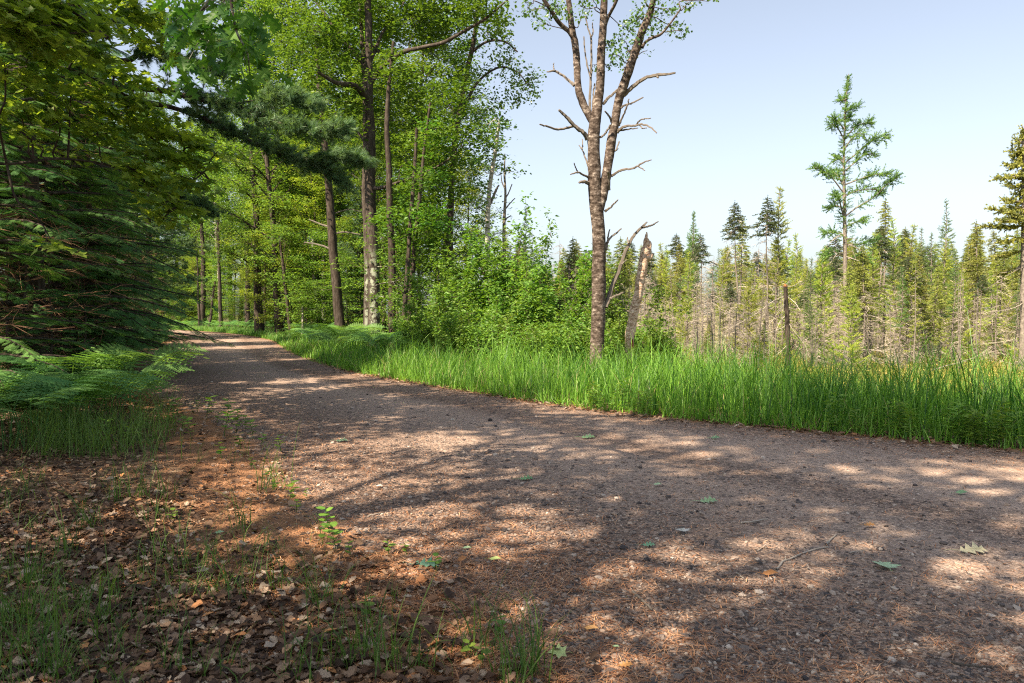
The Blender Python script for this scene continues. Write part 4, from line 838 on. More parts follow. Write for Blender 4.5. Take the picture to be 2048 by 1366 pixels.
# ------------------------------------------------------------------ overhanging maple and oak near the camera
def near_maple():
    t = Traced("maple_tree", "maple leaning in from the left with layered sprays of lobed leaves across the top", "tree", -420, 760, 7.2, 71)
    t.limb([(-420, 860, 60), (-410, 640, 52), (-395, 400, 44), (-370, 100, 36), (-350, -250, 26), (-340, -600, 14), (-335, -800, 6)], k=14, n=40)
    L = [([(-395, 330, 14), (-250, 250, 11, .3), (-120, 175, 9, .6), (0, 150, 7, .8), (100, 137, 5, 1), (170, 150, 3, 1.2), (250, 190, 2, 1.4)]), ([(-385, 180, 14), (-200, 70, 10, 0), (-60, 20, 8, 0), (80, 5, 6, 0), (170, 40, 4, 0), (215, 75, 2, 0)]),
         ([(-390, 300, 14), (-180, 240, 10, .8), (0, 215, 8, 1.4), (120, 200, 7, 1.8), (240, 240, 6, 2.2), (340, 300, 5, 2.6), (420, 360, 3, 3)]), ([(-380, 120, 14), (-100, -20, 9, 1), (100, -30, 7, 1.6), (260, 20, 5, 2), (330, 60, 4, 2.2), (370, 100, 2, 2.3)]),
         ([(-390, 360, 12), (-150, 320, 9, .4), (20, 330, 6, .6), (130, 320, 5, 1), (230, 335, 5, 1.6), (300, 370, 4, 2), (340, 420, 2, 2.2)])]
    for p in L: t.limb(p, k=7)
    lean = (-0.38, 0.1)
    for cx, cy, rx, ry, n, off in [(30, 30, 70, 30, 16, -.6), (120, 20, 70, 26, 16, -.2), (60, 80, 70, 24, 16, -.4), (160, 70, 50, 26, 12, 0), (210, 45, 40, 20, 8, .3), (20, 130, 50, 22, 11, -.2), (90, 120, 50, 18, 11, .3), (170, 110, 40, 16, 7, .8),
            (270, 30, 50, 30, 14, 1.8), (330, 50, 45, 30, 13, 2), (300, 90, 45, 20, 8, 2.2), (360, 110, 30, 16, 5, 2.2), (240, 150, 40, 12, 7, 1.6), (200, 125, 50, 14, 7, 1.4), (60, 175, 60, 16, 10, .7), (150, 190, 60, 16, 10, 1), (230, 190, 50, 15, 10, 1.4),
            (300, 215, 50, 16, 9, 1.8), (290, 160, 40, 10, 5, 2), (250, 240, 60, 20, 13, 1.8), (330, 260, 60, 24, 16, 2.3), (400, 285, 50, 22, 13, 2.8), (440, 305, 35, 10, 6, 3.1), (370, 310, 60, 24, 14, 2.6), (300, 305, 50, 22, 11, 2), (200, 260, 60, 20, 8, 1.4), (120, 240, 50, 20, 7, 1), (50, 230, 50, 16, 7, .6),
            (310, 360, 40, 24, 10, 2), (345, 400, 36, 22, 9, 2.2), (380, 360, 36, 22, 8, 2.6), (280, 340, 40, 16, 7, 1.6), (60, 270, 40, 12, 5, .6), (80, 290, 16, 8, 2, 1), (330, 440, 24, 14, 4, 2.3), (110, 490, 14, 6, 2, .8), (380, 420, 26, 20, 5, 2.6)]:
        t.blob(cx, cy, rx, ry, n, 'maple', 0.105, dep=0.55, off=off, nl=12, rad=0.26, flat=0.10, up=0.80, clump=0.35, lean=lean, twigs=0.6, droop=0.35)
    rng = t.rng   # the rest of the crown, above and to the left of the picture
    C = np.array([-6.4, 6.6, 7.0])+nrm(rng.normal(0, 1, (300, 3)))*rng.uniform(0.3, 1, (300, 1))*np.array([2.6, 2.4, 2.2]); C = C[(C[:, 2] > CAMZ+HY/F*C[:, 1]+0.4)]
    sprays(t.lf, 'leaf', C, rng, 13, 0.34, 0.15, 0.12, 0.85)
    t.done(M_bark, M_maple)
near_maple()

def near_oak():
    t = Traced("oak_tree", "dark oak bough with big lobed leaves hanging into the top of the picture", "tree", 640, -900, 4.6, 72)
    base = np.array([-4.2, -2.6, 0.0]); t.b = base; t.root.location = base
    Q, q = smooth_line([base+(0, 0, -.2), base+(0.05, 0.1, 3), base+(0.1, 0.2, 7), base+(-.1, .1, 11), base+(0, 0, 14)], [0.26, 0.2, 0.16, 0.1, 0.03], 30); tube(t.tr, Q, q, 12, rough=0.04); t.lines.append((Q, q))
    p = W(470, -120, 4.7)
    Q, q = smooth_line([base+(0.1, 0.15, 5.6), base+(0.8, 2.0, 6.0), (-2.4, 2.4, 5.6), (-1.9, 4.0, 4.4), p], [0.07, 0.055, 0.04, 0.025, 0.014], 24); tube(t.tr, Q, q, 7); t.lines.append((Q, q))
    t.limb([(470, -120, 10), (455, -60, 8), (430, 0, 6), (410, 30, 4), (395, 45, 2.5)], k=6); t.limb([(470, -120, 10), (475, -50, 8, -.1), (470, 10, 6, -.1), (480, 70, 5, -.2), (500, 110, 3, -.2), (505, 150, 2, -.2)], k=6); t.limb([(465, -40, 7, .1), (430, 10, 5, .2), (395, 60, 4, .3), (392, 110, 3, .3), (378, 130, 2, .3)], k=6)
    rng = t.rng
    tips = [(352, 12), (368, 38), (385, 60), (400, 30), (420, 55), (372, 75), (395, 88), (418, 92), (440, 40), (452, 75), (470, 55), (488, 80), (500, 50), (515, 75), (478, 105), (498, 118), (515, 105), (525, 130), (500, 150), (486, 140), (445, 105), (430, 25), (465, 20), (495, 20), (520, 40), (355, -10), (385, 5), (535, 60), (372, 150), (388, 158), (405, 140), (362, 128), (358, 50), (530, 95), (440, 8)]
    C = []; D = []
    for x, y in tips:
        c0 = W(x, y, 4.6+rng.normal(0, 0.18))
        for j in range(5): C.append(c0+rng.normal(0, 0.035, 3)); a = rng.uniform(0, 2*PI); D.append((math.cos(a)*0.8, math.sin(a)*0.8, rng.uniform(-1.3, -0.1)))
    M = frames(np.array(D), rng.normal(0, 0.6, (len(C), 3))+np.array([0, -0.3, 0.8])); scatter_multi(t.lf, T_OAK, TF_OAK, C, M, 0.135*rng.uniform(0.75, 1.15, len(C)), 0, rng.uniform(0, 1, len(C)))
    for x, y in tips[::2]: t.limb([(470, 0, 2.5), (x*0.6+470*0.4, y*0.6-10, 2), (x, y, 1.2)], k=3, n=6, keep=False)
    cc = base+np.array([0, 0, 9.5])+nrm(rng.normal(0, 1, (300, 3)))*rng.uniform(0.3, 1, (300, 1))*np.array([3.6, 3.6, 4.2]); cc = cc[:48]
    sprays(t.lf, 'leaf', cc, rng, 95, 0.6, 0.45, 0.16, 0.7)
    for p2 in cc[::4]:
        k = rng.integers(10, 28); qq = t.lines[0][0][k]; tube(t.tr, [qq, (qq+p2)/2, p2], [0.03, 0.02, 0.006], 4, cap=False)
    t.done(M_oakbark, M_oak)
near_oak()

# trees standing behind and beside the camera: they throw the dappled shade
for i, (x, y, v_, s, lb) in enumerate([(-7.4, -1.2, 2, 1.25, "tall oak on the left shoulder behind the camera"), (-8.6, 3.1, 2, 0.82, "maple left of the ferns, outside the picture"), (-7.8, 1.2, 2, 0.8, "maple beside the camera"), (-7, -5, 2, 1.3, "tall maple behind the camera"), (-2.5, -6.5, 0, 0.9, "maple behind the camera on the near shoulder"),
        (-15, -8, 2, 1.0, "oak deep in the wood behind the camera"), (-12.5, -1, 0, 0.95, "maple deep in the wood left of the camera"), (-15, 5, 2, 0.95, "oak deep in the wood left of the ferns"), (2, -10, 0, 1.0, "maple behind the camera at the road bend"), (-16, -12, 2, 1.0, "oak furthest behind the camera")]):
    [P_shd, P_mapleB, P_shd, P_aspD][v_].place((x, y, h1(x, y)), 1.3*i, s, lb, "shade trees behind the camera")
# ------------------------------------------------------------------ bog conifers
PB = {}
PB['s1'] = Proto(bog_tree("black_spruce", "s", 301, 7.0, 0.07, 0.62, 0.75, ndead=80, nlive=80))
PB['s2'] = Proto(bog_tree("black_spruce", "s", 302, 6.0, 0.06, 0.50, 0.80, ndead=70, nlive=80))
PB['s3'] = Proto(bog_tree("black_spruce", "s", 303, 5.0, 0.05, 0.35, 0.85, ndead=50, nlive=90, club=0.1))
PB['s4'] = Proto(bog_tree("black_spruce", "s", 304, 6.5, 0.06, 0.78, 0.85, ndead=100, nlive=46, leaf=M_dkspruce))
PB['d1'] = Proto(bog_tree("dead_spruce", "s", 305, 5.5, 0.055, 0.99, 1.0, ndead=130, nlive=0))
PB['d2'] = Proto(bog_tree("dead_spruce", "s", 306, 4.2, 0.045, 0.99, 1.1, ndead=110, nlive=0))
PB['d3'] = Proto(bog_tree("dead_spruce", "s", 310, 6.0, 0.055, 0.99, 0.42, ndead=70, nlive=0))
PB['l1'] = Proto(bog_tree("tamarack", "s", 307, 6.5, 0.06, 0.22, 1.25, 'larch', ndead=24, nlive=90, leaf=M_larch))
PB['l2'] = Proto(bog_tree("tamarack", "s", 308, 4.2, 0.045, 0.10, 1.15, 'larch', ndead=8, nlive=80, leaf=M_larch))
PB['l3'] = Proto(bog_tree("tamarack", "s", 309, 7.5, 0.06, 0.45, 0.85, 'larch', ndead=50, nlive=60, leaf=M_dklarch))
HT = dict(d3=6.0, s1=7.0, s2=6.0, s3=5.0, s4=6.5, d1=5.5, d2=4.2, l1=6.5, l2=4.2, l3=7.5)
MK = [(1040, 'the slim left tamarack'), (1130, 'the spruce above the shrubs'), (1195, 'the forked aspen'), (1275, 'the broken snag'), (1376, 'the paired tamaracks'), (1483, 'the tall pointed spruce'), (1552, 'the wide tamarack'), (1640, 'the bright tamarack'), (1690, 'the tallest tamarack'), (1766, 'the pointed spruce'), (1875, 'the airy tamarack'), (1952, 'the broad olive spruce'), (2040, 'the border spruce')]
def bog(px, top, d, kind, label, group=None, wide=1.0):
    b = gd(px, d); H = W(px, top, d)[2]-b[2]; s = H/HT[kind]
    PB[kind].place(b, R.uniform(0, 6.3), min(s*wide, 1.7), label, group, sz=s, tilt=(R.gauss(0, 0.02), R.gauss(0, 0.02)))
named = [(1240, 478, 30, 's2', "dense dark spruce top showing just right of the forked aspen"), (1130, 498, 34, 's2', "spruce top above the shrubs left of the forked aspen"), (1040, 418, 30, 'l3', "slim tamarack rising above the left shrubs"), (1165, 512, 40, 's1', "small spruce top left of the aspen trunk"),
    (1347, 488, 40, 's3', "short spruce left of the paired tamaracks"), (1366, 428, 33, 'l3', "left one of the two slim tall tamaracks"), (1386, 427, 34, 'l3', "right one of the two slim tall tamaracks"), (1408, 470, 31, 's4', "thin spiky spruce right of the paired tamaracks"),
    (1372, 505, 28, 'l1', "light green tamarack in front of the paired ones"), (1483, 406, 29, 's4', "tall pointed dark spruce in the middle of the bog"), (1472, 440, 31, 's1', "dark spruce leaning against the tall pointed one"), (1534, 396, 27, 's4', "thin dark spruce touching the wide tamarack"), (1552, 380, 27.5, 'l1', "wide bushy tamarack, tallest in the middle of the bog"),
    (1592, 470, 30, 'l1', "tamarack with outstretched right boughs by the cut trunk"), (1636, 500, 24, 'l2', "bright yellow-green tamarack left of the tallest tamarack"), (1700, 568, 19.5, 'l2', "young deep green tamarack at the foot of the tallest one"), (1740, 470, 26, 'l1', "bushy tamarack right of the tallest one"), (1766, 400, 32, 's1', "dark pointed spruce right of the tallest tamarack"),
    (1790, 440, 30, 'l1', "tamarack with upswept boughs under the pointed spruce"), (1875, 404, 30, 'l3', "thin airy tamarack standing alone in the right part"), (1836, 480, 34, 'l3', "small tamarack top left of the airy one"), (1850, 510, 26, 's3', "olive green spruce below the airy tamarack"), (1905, 488, 32, 's2', "small dark spruce right of the airy tamarack"),
    (1952, 445, 27, 's2', "broad olive spruce in the right part of the bog"), (1938, 478, 31, 's3', "spruce touching the left side of the broad olive one"), (2006, 470, 26, 's2', "olive spruce left of the tall spruce at the border"), (1860, 560, 22, 's3', "yellowish young spruce nearest the tall grass"), (1415, 640, 22, 's3', "tiny yellow-green spruce beside the dead trunks"), (1525, 640, 23, 's3', "tiny yellowish spruce in the dead thicket"),
    (2030, 520, 24, 's3', "spruce at the border in front of the tall one"), (1445, 500, 33, 'l1', "yellowish tamarack left of the tall pointed spruce"), (1330, 540, 30, 's1', "spruce directly right of the broken snag"), (1300, 545, 26, 's4', "half-dead brown spruce behind the broken snag"), (1720, 490, 30, 's1', "olive spruce behind the bushy tamarack"), (1915, 540, 24, 'l2', "light green tamarack among the right olive spruces")]
for a in named: bog(*a)
GS = "spruces crowding the bog"
kinds = ['s1', 's2', 's3', 's2', 's1', 'd1', 'd2', 'l1', 'l2', 'l1', 'l3', 's4', 's4']
klab = dict(s1="thin olive spruce", s2="full olive spruce", s3="short yellowish spruce", s4="dark spruce tufted at its top", d1="dead spruce skeleton", d2="low dead spruce", d3="upright dead stem", l1="feathery green tamarack", l2="low light tamarack", l3="slim dark tamarack")
for i in range(330):
    d = 20.5*(80/20.5)**R.uniform(0, 1)**1.25; px = R.uniform(1010, 2140)
    k = R.choice(kinds)
    if d < 34 and 1290 < px < 1625: k = R.choice(['d1', 'd2', 'd3', 's4', 'l2', 'd1', 'd3'])
    elif d < 29: k = R.choice(['l1', 'l2', 's2', 's1', 'd3', 'd1', 'd3', 's4', 'l3'])
    if px > 1760 and k[0] == 'd' and R.random() < 0.35: k = R.choice(['s2', 's3', 'l1'])
    top = R.uniform(470, 560) if k[0] != 'd' else R.uniform(545, 625)
    if d < 34 and 1290 < px < 1625: top = R.uniform(545, 640)
    elif d < 26: top = max(top, R.uniform(510, 600))
    if px > 1700: top -= 18
    if d > 48: top = R.uniform(478, 545)
    if k == 's3' or k == 'l2': top = max(top, 525)
    bog(px, top, d, k, klab[k]+(' up front, ' if d < 30 else ' midway, ' if d < 50 else ' far back, ')+side_of(px, MK), GS, 1.15)
for i in range(90):
    px = R.choice([R.gauss(1470, 110), R.uniform(1280, 1660), R.uniform(1700, 2060), R.uniform(1040, 1180)]); bog(px, R.uniform(520, 620), R.uniform(20, 34), 'd3', "upright grey dead trunk with short twigs, "+side_of(px, MK), "dead upright trunks in the bog")
for i in range(14):   # dead thicket in the middle
    px = R.gauss(1500, 190); bog(px, R.uniform(510, 630), R.uniform(21, 32), R.choice(['d1', 'd2', 's4']), "bleached dead spruce behind the tall grass, "+side_of(px, MK), "dead spruces in the thicket", 1.25)
# wood on the far side of the bog
for i in range(26):
    px = 1040+i*42+R.uniform(-15, 15); d = R.uniform(85, 120); p = R.choice([P_mapleA, P_oakC, P_mapleB, P_mapleA]); H = {id(P_mapleA): 15, id(P_oakC): 18, id(P_mapleB): 11}[id(p)]
    top = R.uniform(505, 545); s = (W(px, top, d)[2]-h1(0, d))/H; p.place(gd(px, d), R.uniform(0, 6.3), max(s, 0.45), "rounded leafy tree in the far wood across the bog", "trees across the bog")

def tall_larch():
    t = Traced("tamarack", "tallest tamarack, airy with long upswept boughs, standing alone above the bog", "tree", 1692, 725, 23, 81)
    t.limb([(1692, 745, 12), (1692, 680, 10), (1690, 600, 9), (1688, 500, 8), (1686, 430, 7), (1684, 360, 5.5), (1683, 305, 4.5), (1684, 260, 4), (1685, 217, 3), (1688, 180, 2), (1690, 153, 1.2)], k=10, n=50)
    P_, D_, S_, T_ = [], [], [], []; rng = t.rng
    bs = [[(1684, 282), (1700, 262), (1715, 252), (1738, 248)], [(1683, 302), (1697, 282), (1712, 270), (1722, 272)], [(1683, 330), (1705, 312), (1730, 290), (1752, 278), (1768, 276)], [(1684, 345), (1702, 330), (1722, 314), (1745, 310)], [(1684, 372), (1710, 362), (1740, 352), (1776, 348)], [(1685, 395), (1705, 385), (1735, 380), (1760, 384)], [(1686, 435), (1712, 415), (1745, 395), (1770, 370), (1790, 357)],
          [(1683, 282), (1672, 262), (1662, 252), (1654, 258)], [(1683, 262), (1672, 248), (1660, 240)], [(1684, 388), (1664, 362), (1645, 345), (1626, 337)], [(1684, 375), (1670, 352), (1655, 345)], [(1683, 330), (1674, 318), (1667, 322)], [(1685, 420), (1668, 412), (1652, 420)], [(1684, 230), (1692, 222), (1704, 218)], [(1684, 205), (1676, 203)], [(1686, 455), (1710, 445), (1725, 442)], [(1686, 470), (1660, 465), (1640, 470)], [(1686, 490), (1720, 488), (1750, 480)], [(1687, 520), (1712, 515), (1735, 520)], [(1687, 510), (1662, 505), (1645, 512)], [(1684, 245), (1694, 238)], [(1685, 440), (1675, 400), (1668, 392)]]
    for m, b in enumerate(bs):
        n = len(b); dz = rng.uniform(-0.7, 0.7); Q, q = t.limb([(x, y, 2.4*(1-i/n)+0.9, dz*i/n) for i, (x, y) in enumerate(b)], k=5, n=16, keep=False, rough=0.0)
        L = np.linalg.norm(Q[-1]-Q[0])
        for j in range(int(14+L*48)):
            u_ = rng.uniform(0.15, 1.0)**0.7*15; k = min(int(u_), 14); c = Q[k]+rng.normal(0, 0.03, 3); d = nrm(Q[k+1]-Q[k]); ln = rng.uniform(0.12, 0.26)
            v_ = d*0.7+rng.normal(0, 0.55, 3)+np.array([0, 0, 0.15]); P_.append(c+nrm(v_)*ln); D_.append(v_); S_.append(ln*0.95); T_.append(rng.uniform(0, 1))
    for j in range(380):
        y = 157+rng.uniform(0, 1)**1.2*330; c = W(1686, y, 23)+rng.normal(0, 1, 3)*np.array([.05, .05, 0]); c[0] = W(np.interp(y, [153, 217, 305, 500], [1690, 1685, 1683, 1688]), y, 23)[0]
        v_ = rng.normal(0, 1, 3); v_[2] = abs(v_[2])*0.5; P_.append(c+nrm(v_)*0.16*(0.5+(y-150)/260)); D_.append(v_); S_.append(0.15); T_.append(rng.uniform(0, 1))
    scatter(t.lf, T_LTUFT, TF_LTUFT, np.array(P_), frames(np.array(D_), rng.normal(0, 1, (len(P_), 3))), np.array(S_), 0, np.array(T_))
    for i in range(26):
        y = rng.uniform(470, 690); sg = rng.choice([-1, 1]); t.dead([(1688, y, 1.6), (1688+sg*15, y+rng.uniform(-4, 8), 1.2), (1688+sg*rng.uniform(15, 40), y+rng.uniform(0, 25), 0.7)], rng.uniform(-.8, .8), rng.uniform(0, 1))
    t.done(M_spbark, M_dklarch, M_dead)
tall_larch()
def border_spruce():
    t = Traced("black_spruce", "tall shaggy spruce with long horizontal boughs at the right border", "tree", 2046, 730, 20, 82)
    t.limb([(2048, 740, 18), (2048, 650, 16), (2046, 500, 13), (2043, 400, 10), (2040, 330, 7), (2038, 285, 4), (2037, 255, 2)], k=10, n=40); rng = t.rng; P_, D_, S_, T_ = [], [], [], []
    def bough(y, x1, y1, dz, n):
        x0 = np.interp(y, [255, 400, 730], [2037, 2043, 2048]); Q, q = t.limb([(x0, y, 5, 0), ((x0*2+x1)/3, (y*2+y1)/3+3, 3.6, dz*.4), ((x0+2*x1)/3, (y+y1*2)/3+3, 2.6, dz*.7), (x1, y1, 1.4, dz)], k=5, n=12, keep=False, rough=0)
        for j in range(n):
            u_ = rng.uniform(0.1, 1)*11; k = min(int(u_), 10); d = nrm(Q[k+1]-Q[k]); v_ = d*0.7+np.cross((0, 0, 1), d)*rng.choice([-1, 1])*rng.uniform(0.2, 0.9)+rng.normal(0, 0.25, 3); ln = rng.uniform(0.14, 0.28)*(1.1-0.35*u_/11)
            P_.append(Q[k]+nrm(v_)*ln); D_.append(v_); S_.append(ln); T_.append(rng.uniform(0, 1))
    for y, x1, y1, dz, n in [(350, 1982, 358, -.3, 46), (420, 1978, 419, -.2, 64), (452, 1962, 452, .2, 64), (438, 1990, 440, -.8, 46), (330, 2006, 332, .3, 26), (310, 2015, 300, 0, 22), (370, 2010, 372, .5, 24), (475, 1995, 484, -.6, 40), (500, 1985, 512, .2, 34), (300, 2058, 305, 0, 20), (340, 2085, 345, .2, 40), (390, 2095, 395, 0, 40), (430, 2105, 436, .3, 50), (470, 2110, 480, -.2, 50), (530, 1990, 548, .4, 30), (560, 2100, 580, -.4, 40), (405, 2000, 400, .8, 34)]: bough(y, x1, y1, dz, n)
    for i in range(60):
        y = 262+i*3.2; w = 3+(y-255)*0.16; a = rng.choice([-1, 1]); bough(y, np.interp(y, [255, 400], [2037, 2043])+a*w*rng.uniform(0.5, 1.2), y+rng.uniform(-4, 3), rng.uniform(-.5, .5)*w/30, int(5+w/3))
    scatter(t.lf, T_STUFT, TF_STUFT, np.array(P_), frames(np.array(D_), rng.normal(0, 1, (len(P_), 3))), np.array(S_), 0, np.array(T_))
    for i in range(16):
        y = rng.uniform(520, 720); sg = rng.choice([-1, -1, 1]); t.dead([(2046, y, 1.8), (2046+sg*25, y+12, 1.3), (2046+sg*rng.uniform(30, 80), y+rng.uniform(15, 50), 0.7)], rng.uniform(-.8, .8), rng.uniform(0, 1))
    t.done(M_spbark, M_spruce, M_dead)
border_spruce()
def cut_trunk():
    t = Traced("dead_spruce", "dark broken spruce trunk with a rust red top and drooping pale dead limbs", "dead tree", 1576, 733, 19.5, 83)
    t.limb([(1577, 742, 11), (1577, 715, 10), (1576, 670, 9), (1573, 620, 9), (1571, 590, 8), (1570, 572, 8)], k=10, n=24, rough=0.07)
    m = MB(); Q, q = smooth_line([W(1570, 573, 19.5), W(1569.5, 569, 19.5)], [0.052, 0.03], 4); tube(m, Q, q, 9, rough=0.1)
    for p in [[(1568, 592, 2), (1545, 603, 3), (1520, 622, 2.4), (1490, 640, 2), (1450, 662, 1.5)], [(1573, 592, 3), (1590, 606, 2.6), (1600, 622, 2)], [(1568, 597, 3), (1566, 630, 2.6), (1560, 650, 2)], [(1573, 640, 3), (1583, 655, 2.4), (1610, 690, 2), (1620, 715, 1.4)], [(1570, 632, 3), (1562, 640, 2.5), (1550, 665, 2)], [(1571, 650, 3), (1560, 658, 2.4), (1530, 668, 2)], [(1575, 660, 3), (1590, 668, 2.4), (1605, 684, 2)], [(1572, 605, 2.6), (1556, 625, 2), (1535, 655, 1.5)], [(1574, 690, 3), (1560, 705, 2), (1545, 715, 1.5)], [(1573, 575, 2), (1590, 570, 1.8), (1600, 560, 1.2)]]: t.dead([(x_, y_, w_*0.5) for x_, y_, w_ in p], t.rng.uniform(-.5, .5), 0.95)
    t.done(M_bark, None, M_dead); m.build("broken_top", M_cavity, t.root, origin=t.b)
cut_trunk()
for k in (3, 4):  # fallen bleached poles on the right
    rt = thing("fallen_branch", ["long bleached branch lying over the bog moss at the right", "pale fallen pole under the tall border spruce", "thin grey branch propped among the right spruces", "dark fallen branch in front of the tallest tamarack", "low bleached branch crossing behind the tall grass", "short pale branch beside the cut trunk"][k], "branch", gd([1990, 2010, 1960, 1745, 1935, 1610][k], [19, 18, 22, 21, 20, 19][k])); mb = MB()
    L = [2.4, 2.0, 2.0, 1.9, 1.8, 1.2][k]; a = R.uniform(-0.3, 0.3); Q = branchlet(RG, (-L/2, 0, [0.25, 0.35, 0.4, 0.5, 0.3, 0.2][k]), np.array([1, a, [0.5, 0.6, 0.7, 0.35, 0.4, 0.5][k]]), L, 6, 0.1, 0.05); tube(mb, Q, np.linspace(0.022, 0.006, 6), 6, tint=0.0 if k == 3 else 0.45)
    for s in range(5): i = RG.integers(1, 5); tube(mb, branchlet(RG, Q[i], nrm(Q[i]-Q[i-1])+RG.normal(0, .5, 3), 0.5, 3), [0.008, 0.006, 0.003], 4, tint=0.9)
    mb.build("bare_branch", M_dead, rt)

# ------------------------------------------------------------------ broad-leaved shrubs between the grass and the wood
def shrub(seed, H, Rm, nst, size, n):
    rng = np.random.default_rng(seed); root = thing("alder_shrub", "s", "shrub"); tr = MB(); lf = MB(); C = []
    for i in range(nst):
        az = i*2.4+rng.normal(0, .3); e = rng.uniform(0.75, 1.45); L = H*rng.uniform(0.75, 1.1)
        P = branchlet(rng, (rng.normal(0, .15), rng.normal(0, .15), -.05), np.array([math.cos(az)*math.cos(e), math.sin(az)*math.cos(e), math.sin(e)]), L, 8, -0.15, 0.07)
        tube(tr, P, np.linspace(0.018, 0.004, 8), 5, cap=False)
        for j in range(n):
            t_ = rng.uniform(0.15, 1)*7; k = min(int(t_), 6); q = P[k]*(1-(t_-k))+P[k+1]*(t_-k); d = nrm(P[k+1]-P[k])*0.7+rng.normal(0, .6, 3)
            B = branchlet(rng, q, d, rng.uniform(0.25, 0.6)*Rm, 4, 0, .1); tube(tr, B, [.006, .005, .004, .002], 3, cap=False); C += [B[1], B[2], B[3]]
    sprays(lf, 'leaf', C, rng, 8, 0.17, 0.8, size*1.12, 0.45, clump=0.5); lf2 = lf
    tr.build("stems", M_twig, root); lf.build("crown", M_shrub, root); return root
P_sh = [Proto(shrub(401, 2.6, 0.9, 9, 0.115, 22)), Proto(shrub(402, 3.6, 1.0, 8, 0.115, 26)), Proto(shrub(403, 1.8, 0.8, 10, 0.105, 18))]
HS = [2.7, 3.7, 1.9]
SH = [(975, 475, 22.5, 1, "tall sapling between the pale aspen and the tallest one"), (1022, 500, 20.5, 1, "leafy sapling touching the tallest one"), (1100, 575, 21, 1, "rounded sapling nearest the forked aspen's left side"), (1142, 600, 21.5, 1, "dense sapling behind the low bushy shrub"), (925, 530, 23.5, 1, "sapling at the back, left of the pale aspen"), (870, 560, 22, 1, "tall shrub at the left end of the thicket"), (905, 520, 21, 1, "tall shrub with sunlit leaves under the pale aspen"), (950, 500, 22, 1, "tall thin shrub in front of the pale aspen"), (1000, 445, 21, 1, "tallest sapling of the thicket, reaching into the sky"), (1050, 470, 21.5, 1, "slim leafy sapling right of the tallest one"), (1085, 520, 22, 1, "leafy shrub whose drooping tip leans right"), (1030, 560, 19.5, 1, "shrub in front of the tallest sapling"), (940, 590, 19, 0, "mid-height shrub above the sunlit grass"), (985, 600, 18.5, 0, "broad-leaved shrub in the middle of the thicket"),
      (880, 620, 20, 0, "low shrub right of the twin trunks"), (845, 610, 23, 0, "shaded shrub behind the twin trunks"), (1070, 620, 18.5, 0, "shrub with slanting stems left of the forked aspen"), (1120, 620, 19, 0, "leafy shrub close left of the forked aspen"), (1158, 560, 20.5, 1, "taller shrub behind the forked aspen"), (1160, 620, 18.5, 0, "low bushy shrub touching the forked aspen"), (1110, 640, 17.6, 2, "low dark shrub at the edge of the grass"), (1225, 545, 21, 1, "shrub in the gap between aspen and snag"), (1235, 610, 19, 0, "broad-leaved shrub between aspen and broken snag"), (1215, 660, 17.8, 2, "low shrub at the foot of the forked aspen"), (1290, 640, 20, 2, "small shrub right of the broken snag"), (1320, 660, 21, 2, "low shrub where the bog begins"), (830, 650, 20, 2, "low shrub beside the white-scarred trunk"), (915, 650, 17.8, 2, "low shrub standing in the sunlit grass"), (1010, 650, 17.2, 2, "low shrub in front of the thicket"), (960, 630, 18, 2, "low yellow-green shrub in the thicket"), (1060, 560, 23, 0, "shrub at the back of the thicket"), (1180, 600, 22, 0, "shrub hidden behind the aspen trunk"), (1065, 660, 17.5, 2, "small shrub left of the dark one")]
for px, top, d, v_, lb in SH:
    b = gd(px, d); H = W(px, top, d)[2]-b[2]; P_sh[v_].place(b, R.uniform(0, 6.3), min(1.25, H/HS[v_]), lb, "alder and aspen shrubs of the thicket", sz=H/HS[v_])

# ------------------------------------------------------------------ grasses
def blades(mb, base, L, az, lean, w, curve, segs, tint):
    n = len(base); u_ = np.linspace(0, 1, segs+1)
    th = lean[:, None]+curve[:, None]*u_[None]**1.6           # angle from vertical along the blade
    dx = np.sin(th)*L[:, None]/segs; dz = np.cos(th)*L[:, None]/segs
    X = np.concatenate([np.zeros((n, 1)), np.cumsum(dx[:, :-1], 1)], 1); Z = np.concatenate([np.zeros((n, 1)), np.cumsum(dz[:, :-1], 1)], 1)
    P = base[:, None]+np.stack([X*np.cos(az)[:, None], X*np.sin(az)[:, None], Z], -1)
    ww = w[:, None]*np.minimum(1, 1.25*(1-u_)[None]**0.7)*0.5; tw = az+PI/2+RG.normal(0, 0.5, n); S = np.stack([np.cos(tw), np.sin(tw), np.zeros(n)], -1)[:, None]*ww[..., None]
    V = np.stack([P-S, P+S], 2).reshape(-1, 3); k = (segs+1)*2
    f = np.array([(2*i, 2*i+1, 2*i+3, 2*i+2) for i in range(segs)]); Fc = (f[None]+(np.arange(n)*k)[:, None, None]).reshape(-1, 4)
    mb.add(V, Fc, 0, np.repeat(tint, k))

